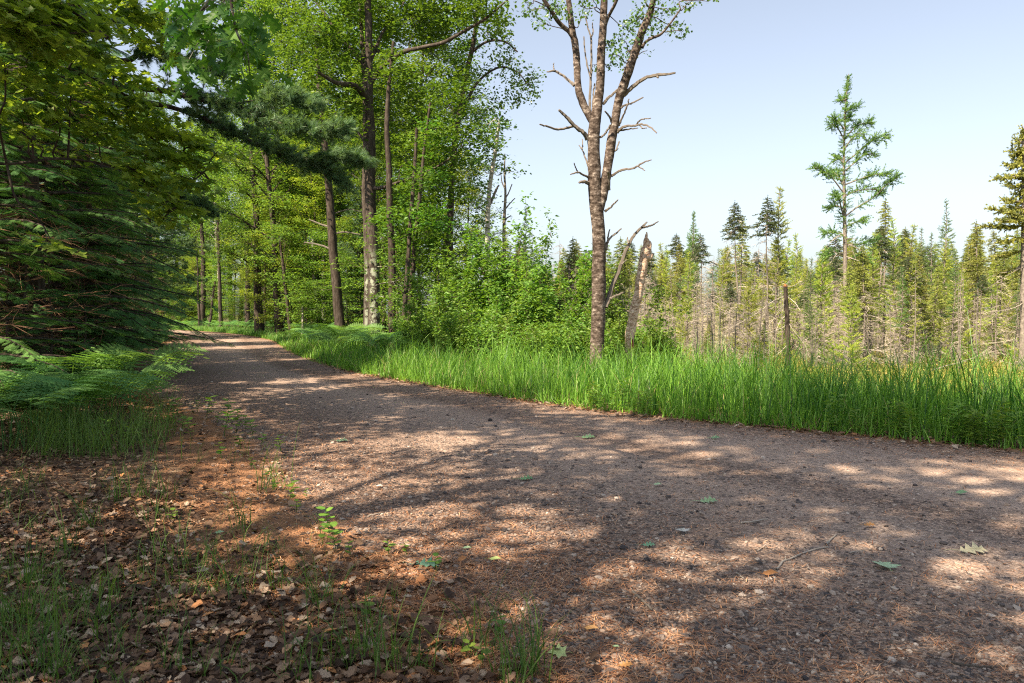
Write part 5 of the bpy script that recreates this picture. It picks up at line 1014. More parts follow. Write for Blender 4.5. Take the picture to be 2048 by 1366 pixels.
M_straw = tint_mat('dry_straw', [(0, (0.2, 0.16, 0.07)), (1, (0.45, 0.38, 0.2))], transl=0.3)
def verge_grass():
    mb = MB(); Q = densify(RE); Q = Q[(Q[:, 1] > 1.5) & (Q[:, 1] < 62)]; seg = np.hypot(*np.diff(Q, axis=0).T)
    T = np.diff(Q, axis=0)/seg[:, None]; N = np.stack([T[:, 1], -T[:, 0]], -1)
    dens = np.where(Q[:-1, 1] < 13, 470, np.where(Q[:-1, 1] < 20, 420, 170)); wid = np.where(Q[:-1, 1] < 14, 6.0, 3.4)
    cnt = (seg*dens*wid*0.5).astype(int)
    P = []; off = []
    for q, s, t_, n_, c, w_ in zip(Q[:-1], seg, T, N, cnt, wid):
        a = RG.uniform(0, 1, c); o = RG.uniform(0, 1, c)**1.35*w_; o = o+0.10+0.12*math.sin(q[0]*2.3)
        P.append(q+t_*(a*s)[:, None]+n_*o[:, None]); off.append(o)
    P = np.vstack(P); off = np.concatenate(off)
    l, r, i = sides(P); k = (r > 0.05) & (i == 0); P = P[k]; off = off[k]; r = r[k]
    cl = np.sin(P[:, 0]*3.1+1.3*np.sin(P[:, 1]*2.2))*np.sin(P[:, 1]*2.7+P[:, 0])       # tufty clumps
    tall = sst(0.0, 0.9, r)*0.85+0.15; nearf = np.where(P[:, 1] < 14.5, 1.0, np.where(P[:, 1] < 22, 0.75, 0.55))
    n = len(P); L = (0.36+0.44*tall)*(1+0.16*sst(2, 4, P[:, 0]))*nearf*RG.uniform(0.4, 1.15, n)*(1+0.25*cl)*np.where(P[:, 0] > 1.5, 1.05, 0.92)
    L *= np.where(RG.uniform(0, 1, n) < 0.05, 1.25, 1.0)
    z = hgt(P); base = np.c_[P, z-0.01]
    tint = np.clip(0.48+0.25*cl-0.14*sst(0.5, 3, P[:, 0])+RG.normal(0, 0.27, n), 0, 1)
    blades(mb, base, L, RG.uniform(0, 2*PI, n), np.abs(RG.normal(0.08, 0.10, n)), RG.uniform(0.004, 0.0115, n)*np.where(P[:, 1] > 16, 1.6, 1), RG.gamma(2.4, 0.5, n), 7, tint)
    m = 11000; j = RG.integers(0, n, m); Pm = P[j]+RG.normal(0, .05, (m, 2)); kk = (Pm[:, 1] < 15) & (RG.uniform(0, 1, m) < 0.3+0.7*sst(0, 2.5, Pm[:, 0])) & (sides(Pm)[1] > 0.35); Pm = Pm[kk]; m = len(Pm)
    blades(mb, np.c_[Pm, hgt(Pm)], RG.uniform(0.6, 1.15, m), RG.uniform(0, 2*PI, m), np.abs(RG.normal(0.08, 0.08, m)), RG.uniform(0.007, 0.014, m), RG.uniform(0.9, 2.8, m), 10, RG.uniform(0, 0.7, m))
    m = 2400; j = RG.integers(0, n, m); Pm = P[j]+RG.normal(0, .05, (m, 2)); st_ = MB()
    blades(st_, np.c_[Pm, hgt(Pm)], RG.uniform(0.25, 0.75, m), RG.uniform(0, 2*PI, m), np.abs(RG.normal(0.25, 0.25, m)), RG.uniform(0.003, 0.006, m), RG.uniform(0.3, 2.2, m), 6, RG.uniform(0.6, 1, m)); mb.V += st_.V; mb.L += [x+mb.n for x in st_.L]; mb.S += st_.S; mb.M += [x+1 for x in st_.M]; mb.T += st_.T; mb.n += st_.n
    # short weeds along the gravel edge
    m = 5200; j = RG.integers(0, len(Q)-1, m); a = RG.uniform(0, 1, m); o = np.abs(RG.normal(0.15, 0.2, m)); P = Q[j]+(Q[j+1]-Q[j])*a[:, None]+N[j]*o[:, None]
    blades(mb, np.c_[P, hgt(P)], RG.uniform(0.06, 0.3, m), RG.uniform(0, 2*PI, m), np.abs(RG.normal(0.5, 0.3, m)), RG.uniform(0.005, 0.014, m), RG.uniform(0, 1, m), 4, RG.uniform(0.2, 1, m))
    tag(mb.build("grass", [M_grass, M_straw]), kind='stuff')
verge_grass()

def bog_cover():
    mb = MB(); n = 60000; px = RG.uniform(930, 2250, n); d = 14.5*(60/14.5)**RG.uniform(0, 1, n)**1.2; x = (px-1024)/F*d; P = np.c_[x, d]; l, r, i = sides(P); k = r > 5.0; P = P[k]; n = len(P)
    cl = np.sin(P[:, 0]*1.3+P[:, 1])*np.sin(P[:, 1]*0.9+1)
    blades(mb, np.c_[P, hgt(P)], RG.uniform(0.15, 0.5, n)*(1+0.3*cl), RG.uniform(0, 2*PI, n), np.abs(RG.normal(0.2, 0.2, n)), RG.uniform(0.010, 0.022, n)*(P[:, 1]/18), RG.uniform(0.2, 1.4, n), 3, np.clip(0.5+0.3*cl+RG.normal(0, 0.2, n), 0, 1))
    k = RG.uniform(0, 1, n) < 0.35; C = np.c_[P[k], hgt(P[k])+RG.uniform(0.05, 0.45, k.sum())]
    sprays(mb, 'leaf', C, RG, 7, 0.14, 0.6, 0.06, 0.5); tag(mb.build("bog_ground_cover", M_bogveg), kind='stuff', label="yellow-green sedge and leatherleaf covering the bog floor")
bog_cover()

# ------------------------------------------------------------------ bracken fern
def frond_t(npin=11, nsub=7):
    V = []; Fc = []
    def tri(a, b, c): o = len(V); V.extend([a, b, c]); Fc.append((o, o+1, o+2))
    ax = lambda t: np.array([t*0.95, 0, 0.22*math.sin(t*PI*0.75)-0.30*t*t])
    for i in range(npin):
        t = 0.12+0.86*i/npin; p = ax(t); L = 0.48*(1-(i/npin))**0.85+0.03
        for sg in (-1, 1):
            d = np.array([0.42, sg*0.9, -0.18]); d /= np.linalg.norm(d); s = np.array([d[1]*sg, -d[0]*sg, 0.0])
            for j in range(nsub):
                u_ = j/nsub; q = p+d*L*u_; l2 = 0.075*(L/0.5)*(1-u_*0.8)+0.012
                for s2 in (-1, 1): tri(q, q+d*L/nsub*0.9, q+s*s2*l2+d*l2*0.5)
            e = p+d*L; tri(p+d*L*0.8-s*0.006, p+d*L*0.8+s*0.006, e+d*0.02)
    for i in range(8): a, b = ax(i/8), ax((i+1)/8); w = np.array([0, 0.007*(1-i/9), 0]); o = len(V); V.extend([a-w, a+w, b+w, b-w]); Fc += [(o, o+1, o+2), (o, o+2, o+3)]
    return np.array(V), Fc
T_FR, TF_FR = frond_t(); T_FRL, TF_FRL = frond_t(8, 3)
def fern_plant(seed, nfr, L, up0):
    rng = np.random.default_rng(seed); root = thing("bracken_fern", "fern", "fern")
    for i in range(nfr):
        a = i*2*PI/nfr+rng.normal(0, .35); stem = L*rng.uniform(0.35, 0.6); mb = MB()
        p = np.array([math.cos(a)*0.05, math.sin(a)*0.05, 0]); q = np.array([math.cos(a)*stem*0.45, math.sin(a)*stem*0.45, stem]); tube(mb, [p+(0, 0, -.03), (p+q)/2+(0, 0, .05), q], [.005, .004, .003], 5)
        D = np.array([[math.cos(a+rng.normal(0, .2)), math.sin(a), up0+rng.normal(0, .1)]]); scatter(mb, T_FR, TF_FR, [q], frames(D, [[rng.normal(0, .15), rng.normal(0, .15), 1]]), L*rng.uniform(0.85, 1.15), 0, rng.uniform(0, 1))
        mb.build("frond", M_fern, root)
    return root
P_f = [Proto(fern_plant(501, 5, 0.62, 0.25)), Proto(fern_plant(502, 4, 0.55, 0.15)), Proto(fern_plant(503, 6, 0.68, 0.3))]
FL = [(-40, 7.2), (20, 7.0), (70, 7.4), (120, 7.9), (165, 8.4), (-10, 8.0), (45, 8.3), (100, 8.9), (150, 9.5), (195, 9.6), (230, 10.4), (15, 9.6), (75, 10.2), (130, 11.0), (180, 11.5), (210, 8.9), (245, 9.3), (265, 10.0), (60, 6.6), (5, 6.4), (110, 7.0), (150, 12.6), (95, 12.4), (190, 13.5), (155, 7.4), (40, 11.5), (215, 12.4), (-60, 6.6), (205, 15), (185, 16.5), (165, 14.6), (200, 18), (225, 8.3), (-30, 10.5), (230, 14), (240, 17), (215, 16.5), (225, 21), (250, 19.5), (262, 24), (245, 25), (235, 28), (280, 33), (175, 17)]
for i, (px, d) in enumerate(FL):
    lb = ("bracken with arching fronds in the near patch, " if d < 11 else "shaded bracken at the foot of the hemlocks, ")+side_of(px, [(-40, "the picture edge"), (75, "the sweeping hemlock"), (150, "the second hemlock"), (215, "the slanting stem")])+(", front row" if d < 8 else ", second row" if d < 10 else "")
    if i == 4: lb = "sunlit bracken fern arching over the leaf litter, rightmost of the near patch"
    P_f[i % 3].place(gd(px, d), R.uniform(0, 6.3), R.uniform(0.75, 1.25), lb, "bracken ferns left of the road")
FR = [(600, 31), (625, 30), (650, 29), (615, 27.5), (645, 26), (675, 27), (700, 26), (670, 24), (695, 23), (720, 24), (745, 23.5), (720, 21.5), (750, 21.5), (775, 22.5), (765, 20.5), (735, 20), (785, 20.5), (705, 25), (660, 30), (585, 33), (640, 32), (690, 29), (758, 22.8), (800, 21.6), (770, 19.4), (680, 21.8), (655, 23)]
for i, (px, d) in enumerate(FR): P_f[i % 3].place(gd(px, d), R.uniform(0, 6.3), R.uniform(1.1, 1.5), "bracken in the sunlit bank, "+("near the grass, " if d < 24 else "near the trunks, ")+side_of(px, [(602, "the crooked pale trunk"), (636, "the grey leaning trunk"), (683, "the leaning oak"), (746, "the lichened oak"), (787, "the straight dark trunk")]), "bracken ferns right of the road")
def far_ferns():
    mb = MB(); n = 1500; s_ = RG.uniform(0, 1, n); Q = densify(RE); Q = Q[(Q[:, 1] > 30) & (Q[:, 1] < 80)]; j = RG.integers(0, len(Q)-1, n); T = nrm(Q[j+1]-Q[j]); N = np.stack([T[:, 1], -T[:, 0]], -1)
    P = Q[j]+N*RG.uniform(1.2, 7, n)[:, None]; C = np.c_[P, hgt(P)+RG.uniform(0.35, 0.6, n)]; a = RG.uniform(0, 2*PI, n)
    scatter(mb, T_FRL, TF_FRL, C, frames(np.c_[np.cos(a), np.sin(a), RG.normal(0.1, 0.15, n)], np.tile([0, 0, 1.0], (n, 1))), RG.uniform(0.5, 0.8, n), 0, RG.uniform(0.2, 1, n))
    m = 14000; j = RG.integers(0, len(Q)-1, m); T = nrm(Q[j+1]-Q[j]); N = np.stack([T[:, 1], -T[:, 0]], -1); P = Q[j]+N*RG.uniform(0.1, 3, m)[:, None]
    blades(mb, np.c_[P, hgt(P)], RG.uniform(0.12, 0.4, m), RG.uniform(0, 2*PI, m), np.abs(RG.normal(0.1, 0.15, m)), RG.uniform(0.01, 0.03, m), RG.uniform(0.2, 1.2, m), 3, RG.uniform(0.3, 1, m))
    # inner side of the bend
    Q2 = densify(LE); Q2 = Q2[(Q2[:, 1] > 26) & (Q2[:, 1] < 75)]; m = 9000; j = RG.integers(0, len(Q2)-1, m); T = nrm(Q2[j+1]-Q2[j]); N = np.stack([-T[:, 1], T[:, 0]], -1); P = Q2[j]+N*RG.uniform(0.3, 3, m)[:, None]
    blades(mb, np.c_[P, hgt(P)], RG.uniform(0.15, 0.5, m), RG.uniform(0, 2*PI, m), np.abs(RG.normal(0.2, 0.2, m)), RG.uniform(0.01, 0.03, m), RG.uniform(0.2, 1.2, m), 3, RG.uniform(0.1, 0.8, m))
    tag(mb.build("undergrowth", M_fern), kind='stuff', label="sunlit fern bank and low grass round the far bend of the road")
far_ferns()

# ------------------------------------------------------------------ near ground: litter, needles, gravel, shoulder grass
def on_screen(n, x0, x1, y0, y1, bias=1.0):
    px = RG.uniform(x0, x1, n); py = y0+(y1-y0)*RG.uniform(0, 1, n)**bias; d = CAMZ*F/(py-HY); P = np.c_[(px-1024)/F*d, d]; return P, hgt(P)
def litter():
    P, z = on_screen(60000, -250, 1250, 722, 1480); l, r, i = sides(P)
    pr = np.where(l > 0, np.clip(0.22+l*0.75, 0, 1), np.clip(0.16-i*0.5, 0.0, 1)); pr = pr*(0.55+0.45*np.sin(P[:, 0]*2.3+1)*np.sin(P[:, 1]*1.9)); k = RG.uniform(0, 1, len(P)) < pr
    P = P[k]; z = z[k]; n = len(P); mb = MB(); C = np.c_[P, z+RG.uniform(0.004, 0.028, n)]
    a = RG.uniform(0, 2*PI, n); D = np.c_[np.cos(a), np.sin(a), RG.normal(0, .22, n)]; U = np.c_[RG.normal(0, .35, (n, 2)), np.ones(n)]; M = frames(D, U); S = RG.uniform(0.015, 0.058, n); T = RG.uniform(0, 1, n)**1.25
    curl, TFc = lobed([(0, 0), (0.10, 0.07), (0.22, 0.20), (0.30, 0.15), (0.45, 0.30), (0.54, 0.20), (0.68, 0.27), (0.78, 0.14), (0.9, 0.12), (1.0, 0.0)]); curl[:, 2] = np.abs(curl[:, 1])*0.7+0.35*(curl[:, 0]-0.5)**2; cm, TFm = lobed([(0, 0), (0.05, 0.2), (0.12, 0.34), (0.3, 0.40), (0.42, 0.33), (0.62, 0.36), (0.7, 0.2), (1.0, 0.0)]); cm[:, 2] = np.abs(cm[:, 1])*0.3+0.16*np.sin(cm[:, 0]*5+1)
    cl = np.array([(0, 0, 0), (0.3, 0.25, 0.10), (0.7, 0.22, 0.12), (1, 0, 0.0), (0.7, -0.2, 0.06), (0.3, -0.25, 0.14)])
    g = RG.integers(0, 3, n)
    for q, (tv, tf) in enumerate([(curl, TFc), (cm, TFm), (cl, [TF_ROUND])]): k = g == q; scatter_multi(mb, tv, tf, C[k], M[k], S[k], 0, T[k])
    # verge side of the road
    Q = densify(RE); Q = Q[(Q[:, 1] > 3) & (Q[:, 1] < 18)]; m = 1700; j = RG.integers(0, len(Q)-1, m); T_ = nrm(Q[j+1]-Q[j]); N = np.stack([T_[:, 1], -T_[:, 0]], -1); P = Q[j]+N*RG.normal(0.02, 0.16, m)[:, None]
    a = RG.uniform(0, 2*PI, m); scatter_multi(mb, curl, TFc, np.c_[P, hgt(P)+0.012], frames(np.c_[np.cos(a), np.sin(a), RG.normal(0, .2, m)], np.c_[RG.normal(0, .3, (m, 2)), np.ones(m)]), RG.uniform(0.03, 0.075, m), 0, RG.uniform(0.2, 1, m))
    # leaf bank under the far left edge
    Q = densify(LE); Q = Q[(Q[:, 1] > 9) & (Q[:, 1] < 40)]; m = 3600; j = RG.integers(0, len(Q)-1, m); T_ = nrm(Q[j+1]-Q[j]); N = np.stack([-T_[:, 1], T_[:, 0]], -1); P = Q[j]+N*RG.uniform(0.1, 2.2, m)[:, None]
    a = RG.uniform(0, 2*PI, m); scatter_multi(mb, curl, TFc, np.c_[P, hgt(P)+0.012], frames(np.c_[np.cos(a), np.sin(a), RG.normal(0, .2, m)], np.c_[RG.normal(0, .3, (m, 2)), np.ones(m)]), RG.uniform(0.05, 0.11, m), 0, RG.uniform(0, 1, m))
    M_lit = tint_mat("dry_leaf", [(0, (0.035, 0.02, 0.013)), (0.3, (0.09, 0.048, 0.028)), (0.55, (0.17, 0.10, 0.06)), (0.78, (0.25, 0.165, 0.11)), (0.94, (0.38, 0.31, 0.24)), (0.975, (0.36, 0.16, 0.07)), (1, (0.48, 0.23, 0.09))], 0.7, 0.3, transl=0.12)
    tag(mb.build("leaf_litter", M_lit), kind='stuff'); return M_lit
M_litter = litter()

def needles():
    P, z = on_screen(130000, -200, 2200, 700, 1480); l, r, i = sides(P); pr = np.where(l > 0, np.exp(-(l/0.9)**2)*0.9+0.28, np.exp(-(i/0.7)**2)*0.8+0.10)
    pr = pr*(0.4+0.6*(np.sin(P[:, 0]*1.7+0.5)*np.sin(P[:, 1]*1.3+2) > -0.2)); k = RG.uniform(0, 1, len(P)) < pr; P = P[k]; z = z[k]; n = len(P)
    a = RG.uniform(0, 2*PI, n); tv = np.array([(-.5, -.5, 0), (-.5, .5, 0), (.5, 0, .0), (0, 0.5, 0.35)]); mb = MB()
    S = np.c_[RG.uniform(0.04, 0.085, n), RG.uniform(0.0012, 0.0020, n)*(0.7+P[:, 1]*0.22), np.full(n, 0.01)]
    tv = np.array([(-.5, -.5, 0), (-.5, .5, 0), (0, .5, .5), (.5, .1, 0), (.5, -.1, 0), (0, -.5, .5)])
    scatter(mb, tv, [(0, 1, 2, 5), (5, 2, 3, 4)], np.c_[P, z+RG.uniform(0.004, 0.016, n)], frames(np.c_[np.cos(a), np.sin(a), RG.normal(0, .06, n)], np.tile([0, 0, 1.0], (n, 1))), S, 0, RG.uniform(0, 1, n))
    tag(mb.build("pine_needles", tint_mat("dry_needle", [(0, (0.16, 0.06, 0.028)), (0.5, (0.36, 0.16, 0.07)), (1, (0.55, 0.33, 0.19))], 0.6)), kind='stuff', label="rust brown fallen pine needles along the road edge")
needles()

def ico():
    p = (1+5**.5)/2; V = np.array([(-1, p, 0), (1, p, 0), (-1, -p, 0), (1, -p, 0), (0, -1, p), (0, 1, p), (0, -1, -p), (0, 1, -p), (p, 0, -1), (p, 0, 1), (-p, 0, -1), (-p, 0, 1)], float); V /= np.linalg.norm(V[0])
    Fc = [(0, 11, 5), (0, 5, 1), (0, 1, 7), (0, 7, 10), (0, 10, 11), (1, 5, 9), (5, 11, 4), (11, 10, 2), (10, 7, 6), (7, 1, 8), (3, 9, 4), (3, 4, 2), (3, 2, 6), (3, 6, 8), (3, 8, 9), (4, 9, 5), (2, 4, 11), (6, 2, 10), (8, 6, 7), (9, 8, 1)]; return V, Fc
IV, IF = ico()
M_stone = tint_mat("stone", [(0, (0.045, 0.04, 0.042)), (0.25, (0.10, 0.085, 0.08)), (0.6, (0.19, 0.15, 0.13)), (0.85, (0.28, 0.215, 0.175)), (0.95, (0.34, 0.29, 0.25)), (1, (0.46, 0.40, 0.35))], 0.85, 0.2)
def gravel():
    mb = MB()
    P, z = on_screen(90000, 100, 2200, 735, 1480, 0.9); l, r, i = sides(P); pr = np.where(i > 0, 1.0, np.exp(-(l+r)/0.22)*0.8); pr *= 0.22+0.9*np.exp(-((pdist(P, LE)-0.5)/1.4)**2)+0.4*np.exp(-(pdist(P, RE)/0.5)**2)+0.12*np.sin(P[:, 0]*1.9+2)*np.sin(P[:, 1]*2.3-1)
    k = RG.uniform(0, 1, len(P)) < pr; P = P[k]; n = len(P)
    s = np.clip(np.exp(RG.normal(-5.4, 0.5, n)), 0.0015, 0.016)*np.clip(0.6+P[:, 1]*0.11, 0.8, 1.6)
    for v_ in range(4):
        tv = IV*(1+RG.normal(0, 0.18, (12, 1))); kk = RG.integers(0, 4, n) == v_; m = kk.sum(); a = RG.uniform(0, 2*PI, m)
        S = np.c_[s[kk]*RG.uniform(0.9, 1.5, m), s[kk]*RG.uniform(0.7, 1.1, m), s[kk]*RG.uniform(0.4, 0.8, m)]
        scatter(mb, tv, IF, np.c_[P[kk], 0.004+S[:, 2]*0.25], frames(np.c_[np.cos(a), np.sin(a), RG.normal(0, .2, m)], np.c_[RG.normal(0, .2, (m, 2)), np.ones(m)]), S, 0, RG.uniform(0, 1, m))
    tag(mb.build("gravel", M_stone), kind='stuff')
gravel()

def shoulder_grass():
    mb = MB(); n = 2300; P, z = on_screen(n, -200, 1300, 790, 1500); l, r, i = sides(P); dens = np.clip(l*0.6, 0, 1)*np.clip(0.35+0.75*np.sin(P[:, 0]*2.1+2.6)*np.sin(P[:, 1]*1.7+0.4), 0.05, 1); k = RG.uniform(0, 1, n) < dens
    C = P[k]
    ex = np.array([gpt(x, y)[:2] for x, y in [(250, 890), (180, 900), (140, 880), (300, 905), (90, 900), (40, 905), (230, 1010), (280, 1000), (320, 1040), (180, 1060), (400, 1150), (420, 1200), (340, 1130), (120, 1120), (60, 1180), (30, 1260), (80, 1300), (740, 1330), (770, 1366), (850, 1366), (690, 1340), (600, 1366), (1030, 1340), (1060, 1366), (1000, 1366), (400, 1366), (930, 1310), (100, 1366), (0, 1340), (200, 1250), (640, 1220), (480, 1060), (550, 980), (560, 1190)]])
    C = np.vstack([C, ex, ex+RG.normal(0, .06, ex.shape)]); big = np.r_[np.zeros(k.sum()), np.ones(2*len(ex))]
    m = RG.integers(4, 12, len(C))+(big*6).astype(int); B = np.repeat(C, m, 0)+RG.normal(0, 0.035, (m.sum(), 2)); bg_ = np.repeat(big, m); N = len(B)
    L = RG.uniform(0.05, 0.24, N)*(1+bg_*0.7)*np.clip(0.6+B[:, 1]*0.11, 0.6, 1.7)
    blades(mb, np.c_[B, hgt(B)-0.003], L, RG.uniform(0, 2*PI, N), np.abs(RG.normal(0.22, 0.25, N)), RG.uniform(0.002, 0.0042, N)*(1+bg_*0.3), RG.gamma(2.2, 0.65, N), 6, RG.uniform(0, 1, N))
    m = 1300; q = RG.uniform(40, 330, m); dd = RG.uniform(6.0, 8.2, m); B = np.c_[(q-1024)/F*dd+RG.normal(0, .1, m), dd]; kk = np.sin(B[:, 0]*5)*np.sin(B[:, 1]*4+1) > -0.3; B = B[kk]; m = len(B)
    blades(mb, np.c_[B, hgt(B)], RG.uniform(0.25, 0.6, m), RG.uniform(0, 2*PI, m), np.abs(RG.normal(0.25, 0.2, m)), RG.uniform(0.003, 0.006, m), RG.gamma(2.4, 0.6, m), 7, RG.uniform(0.4, 1, m))
    tag(mb.build("grass", M_fgrass), kind='stuff', label="sparse green grass blades on the leaf-strewn shoulder")
shoulder_grass()

# small broad-leaved seedlings on the shoulder and weeds at the verge
def seedling(seed, H, nl, size, narrow=False):
    rng = np.random.default_rng(seed); root = thing("seedling", "s", "seedling"); st = MB(); P = branchlet(rng, (0, 0, -.01), np.array([0.1, 0, 1.0]), H, 5, 0, .06); tube(st, P, np.linspace(.0025, .0012, 5), 5, tint=0.3)
    C = []; D = []
    for i in range(nl):
        t_ = (0.25+0.75*(i+1)/nl)*4; k = min(int(t_), 3); C.append(P[k]*(1-(t_-k))+P[k+1]*(t_-k)); a = i*2.4; D.append((math.cos(a), math.sin(a), rng.uniform(-.1, .5)))
    lf = MB(); tv = T_LEAF*np.array([1, 0.55, 1]) if narrow else T_ROUND; tf = TF_LEAF if narrow else TF_ROUND
    scatter(lf, tv, tf, C, frames(np.array(D), np.tile([0, 0, 1.0], (nl, 1))+rng.normal(0, .15, (nl, 3))), size*rng.uniform(.7, 1.1, nl), 0, rng.uniform(0.3, 1, nl)); st.build("stem", M_shrub, root); lf.build("leaves", M_shrub, root); return root
P_sd = [Proto(seedling(601, 0.10, 5, 0.05)), Proto(seedling(602, 0.16, 9, 0.06)), Proto(seedling(603, 0.30, 26, 0.085, True))]
SD = [(393, 826, 0), (410, 838, 1), (432, 846, 0), (455, 842, 1), (470, 866, 1), (488, 860, 0), (505, 880, 1), (520, 893, 0), (480, 900, 0), (355, 838, 1), (560, 905, 0), (655, 1075, 1), (670, 1110, 1), (640, 1095, 0), (590, 1030, 0), (612, 1000, 0), (575, 1010, 1), (545, 985, 0), (700, 1120, 0), (812, 1115, 0), (775, 1118, 0), (930, 1330, 0), (965, 1345, 0), (1005, 1285, 0), (870, 1150, 0), (340, 1050, 0), (250, 900, 1), (215, 893, 1), (500, 940, 0), (440, 920, 0), (380, 880, 1), (330, 870, 1), (740, 1250, 0), (360, 862, 0), (445, 875, 1), (530, 955, 0), (290, 870, 1)]
for i, (x, y, v_) in enumerate(SD):
    lb = "small leafy seedling growing through the leaf litter beside the road" if y > 930 else "low leafy seedling in the green fringe at the inner road edge"
    if i == 12: lb = "upright seedling with pale yellow-green leaves on the needle-strewn shoulder"
    P_sd[v_].place(gpt(x, y), R.uniform(0, 6.3), R.uniform(1.0, 1.7) if y < 930 else R.uniform(0.55, 0.95), lb, "seedlings on the shoulder")
for i in range(46):
    x = R.choice([R.uniform(1180, 1300), R.uniform(1650, 2060), R.uniform(1820, 2060)]); y = np.interp(x, [1180, 1400, 1700, 2048], [830, 850, 876, 908])-R.uniform(0, 16)
    P_sd[2].place(gpt(x, y), R.uniform(0, 6.3), R.uniform(0.7, 1.25), "narrow-leaved weed at the grass edge, "+side_of(x, [(1195, "the forked aspen"), (1258, "the broken snag"), (1576, "the cut trunk"), (1690, "the tallest tamarack"), (1780, "the far end of the lit gravel"), (1875, "the airy tamarack"), (1952, "the broad olive spruce"), (2040, "the border spruce")]), "weeds at the foot of the tall grass")
def dry_stem():
    rt = thing("dead_seedling", "dead seedling with a few curled rust brown leaves at the left road edge", "seedling", gpt(282, 806)); st = MB(); P = branchlet(RG, (0, 0, 0), np.array([0.45, 0, 1.0]), 0.22, 5, .3, .08); tube(st, P, np.linspace(.003, .0015, 5), 5, tint=0.1); st.build("stem", M_twig, rt)
    lf = MB(); C = np.vstack([P[2:], P[0]+(-.05, 0, .03), P[0]+(-.08, 0, .03), P[0]+(.08, 0, .01)]); n = len(C); tv, tf = T_OAK.copy(), TF_OAK; scatter_multi(lf, tv, tf, C, frames(RG.normal(0, 1, (n, 3)), RG.normal(0, 1, (n, 3))), 0.06, 0, 0.985); lf.build("leaves", M_litter, rt)
dry_stem()

# fallen leaves lying on the road
M_fl = {k: tint_mat("fallen_leaf_"+k, [(0, c1), (1, c2)], 0.5, 0.35, transl=0.1) for k, c1, c2 in [("pale_green", (0.26, 0.38, 0.20), (0.34, 0.46, 0.28)), ("green", (0.14, 0.27, 0.12), (0.2, 0.33, 0.17)), ("blue_green", (0.07, 0.17, 0.11), (0.1, 0.22, 0.15)), ("yellow_green", (0.34, 0.42, 0.14), (0.42, 0.5, 0.2)), ("tan", (0.36, 0.34, 0.20), (0.45, 0.42, 0.28)), ("grey", (0.36, 0.36, 0.33), (0.45, 0.45, 0.42)), ("orange", (0.30, 0.14, 0.05), (0.42, 0.24, 0.09)), ("brown", (0.12, 0.07, 0.035), (0.2, 0.12, 0.06))]}
FLV = [(1778, 1142, 'maple', 'pale_green', 50, 0.2, "pale green maple leaf lying flat on the sunlit gravel at the right"), (1113, 1325, 'maple', 'yellow_green', 42, 1.9, "pale yellow-green maple leaf at the bottom edge beside the grass"), (848, 1142, 'oak', 'blue_green', 60, -0.2, "blue-green oak leaf on the rust coloured needles"), (990, 1130, 'round', 'yellow_green', 24, 0, "small oval yellow-green leaf on the lit needles"),
       (1420, 1010, 'oak', 'pale_green', 40, 0.1, "pale green oak leaf alone on the shaded middle of the road"), (1955, 1112, 'oak', 'tan', 62, 0.0, "tan green oak leaf near the right border"), (1367, 1070, 'maple', 'grey', 30, 0.5, "greyish maple leaf on the shaded gravel"), (1177, 879, 'oak', 'green', 30, 0, "green oak leaf on the far side of the road"), (1433, 880, 'oak', 'green', 24, 0.3, "thin green leaf close to the tall grass"), (1053, 964, 'oak', 'green', 30, 0.1, "green oak leaf at the edge of a sun patch"), (1317, 976, 'round', 'pale_green', 17, 0, "small pale leaf beside the long sun patch"),
       (1930, 993, 'round', 'green', 26, 0.1, "slim green leaf on the right of the road"), (1948, 1027, 'maple', 'brown', 20, 0, "dark curled leaf below the slim green leaf"), (1546, 1160, 'round', 'orange', 34, 0.1, "curled rust-yellow leaf below the long twig"), (1745, 1060, 'oak', 'orange', 26, 0, "small orange leaf in the upper right sun patch"), (1185, 1274, 'round', 'orange', 30, -0.2, "rolled yellow-orange leaf in the bottom sun patch"), (1255, 1351, 'oak', 'orange', 32, 0.2, "orange-brown leaf at the bottom edge of the road"), (682, 886, 'oak', 'pale_green', 26, 0, "pale oak leaf at the left of the road"),
       (433, 1076, 'round', 'pale_green', 22, 0.7, "round pale green leaf upright in the leaf litter"), (1235, 1312, 'round', 'pale_green', 14, -0.4, "tiny pale green leaf above the orange-brown one"), (1300, 1101, 'oak', 'blue_green', 28, 0, "dull green leaf beside a dark stone"), (1088, 1316, 'oak', 'orange', 18, 1.0, "orange leaf scrap touching the yellow-green maple leaf"), (933, 1107, 'round', 'pale_green', 18, 0, "small green leaf at the top of the needle patch"), (757, 979, 'round', 'grey', 14, 0, "small pale leaf at the near road edge"), (905, 843, 'round', 'grey', 10, 0, "tiny white leaf far out on the road")]
for x, y, kd, colr, wpx, a, lb in FLV:
    p = gpt(x, y); d = p[1]; mb = MB(); tv, tfs = dict(maple=(T_MAPLE, TF_MAPLE), oak=(T_OAK, TF_OAK), round=(T_ROUND*np.array([1, .55, 1]), [TF_ROUND]))[kd]
    s = wpx/F*d/(1.0 if kd != 'maple' else 1.15); tv = tv.copy(); tv[:, 0] -= 0.5; tv[:, 2] = tv[:, 2]*1.2+0.05*np.sin(tv[:, 0]*6)+0.04
    if kd == 'maple': a = a+1.2
    scatter_multi(mb, tv, tfs, [(0, 0, 0.012)], frames([[math.cos(a), math.sin(a), 0.06]], [[0.05, -0.28, 1]]), s, 0, R.random()); 
    e = np.array([-math.cos(a), -math.sin(a), 0])*s; tube(mb, [e*0.5+(0, 0, .012), e*0.75+(0, 0, .016), e*0.95+(0, 0, .010)], [s*.015, s*.012, s*.01], 4)
    o = mb.build("fallen_leaf", M_fl[colr]); o.location = (p[0], p[1], max(p[2], 0)+0.006); tag(o, lb, "leaf", "fallen leaves on and beside the road")
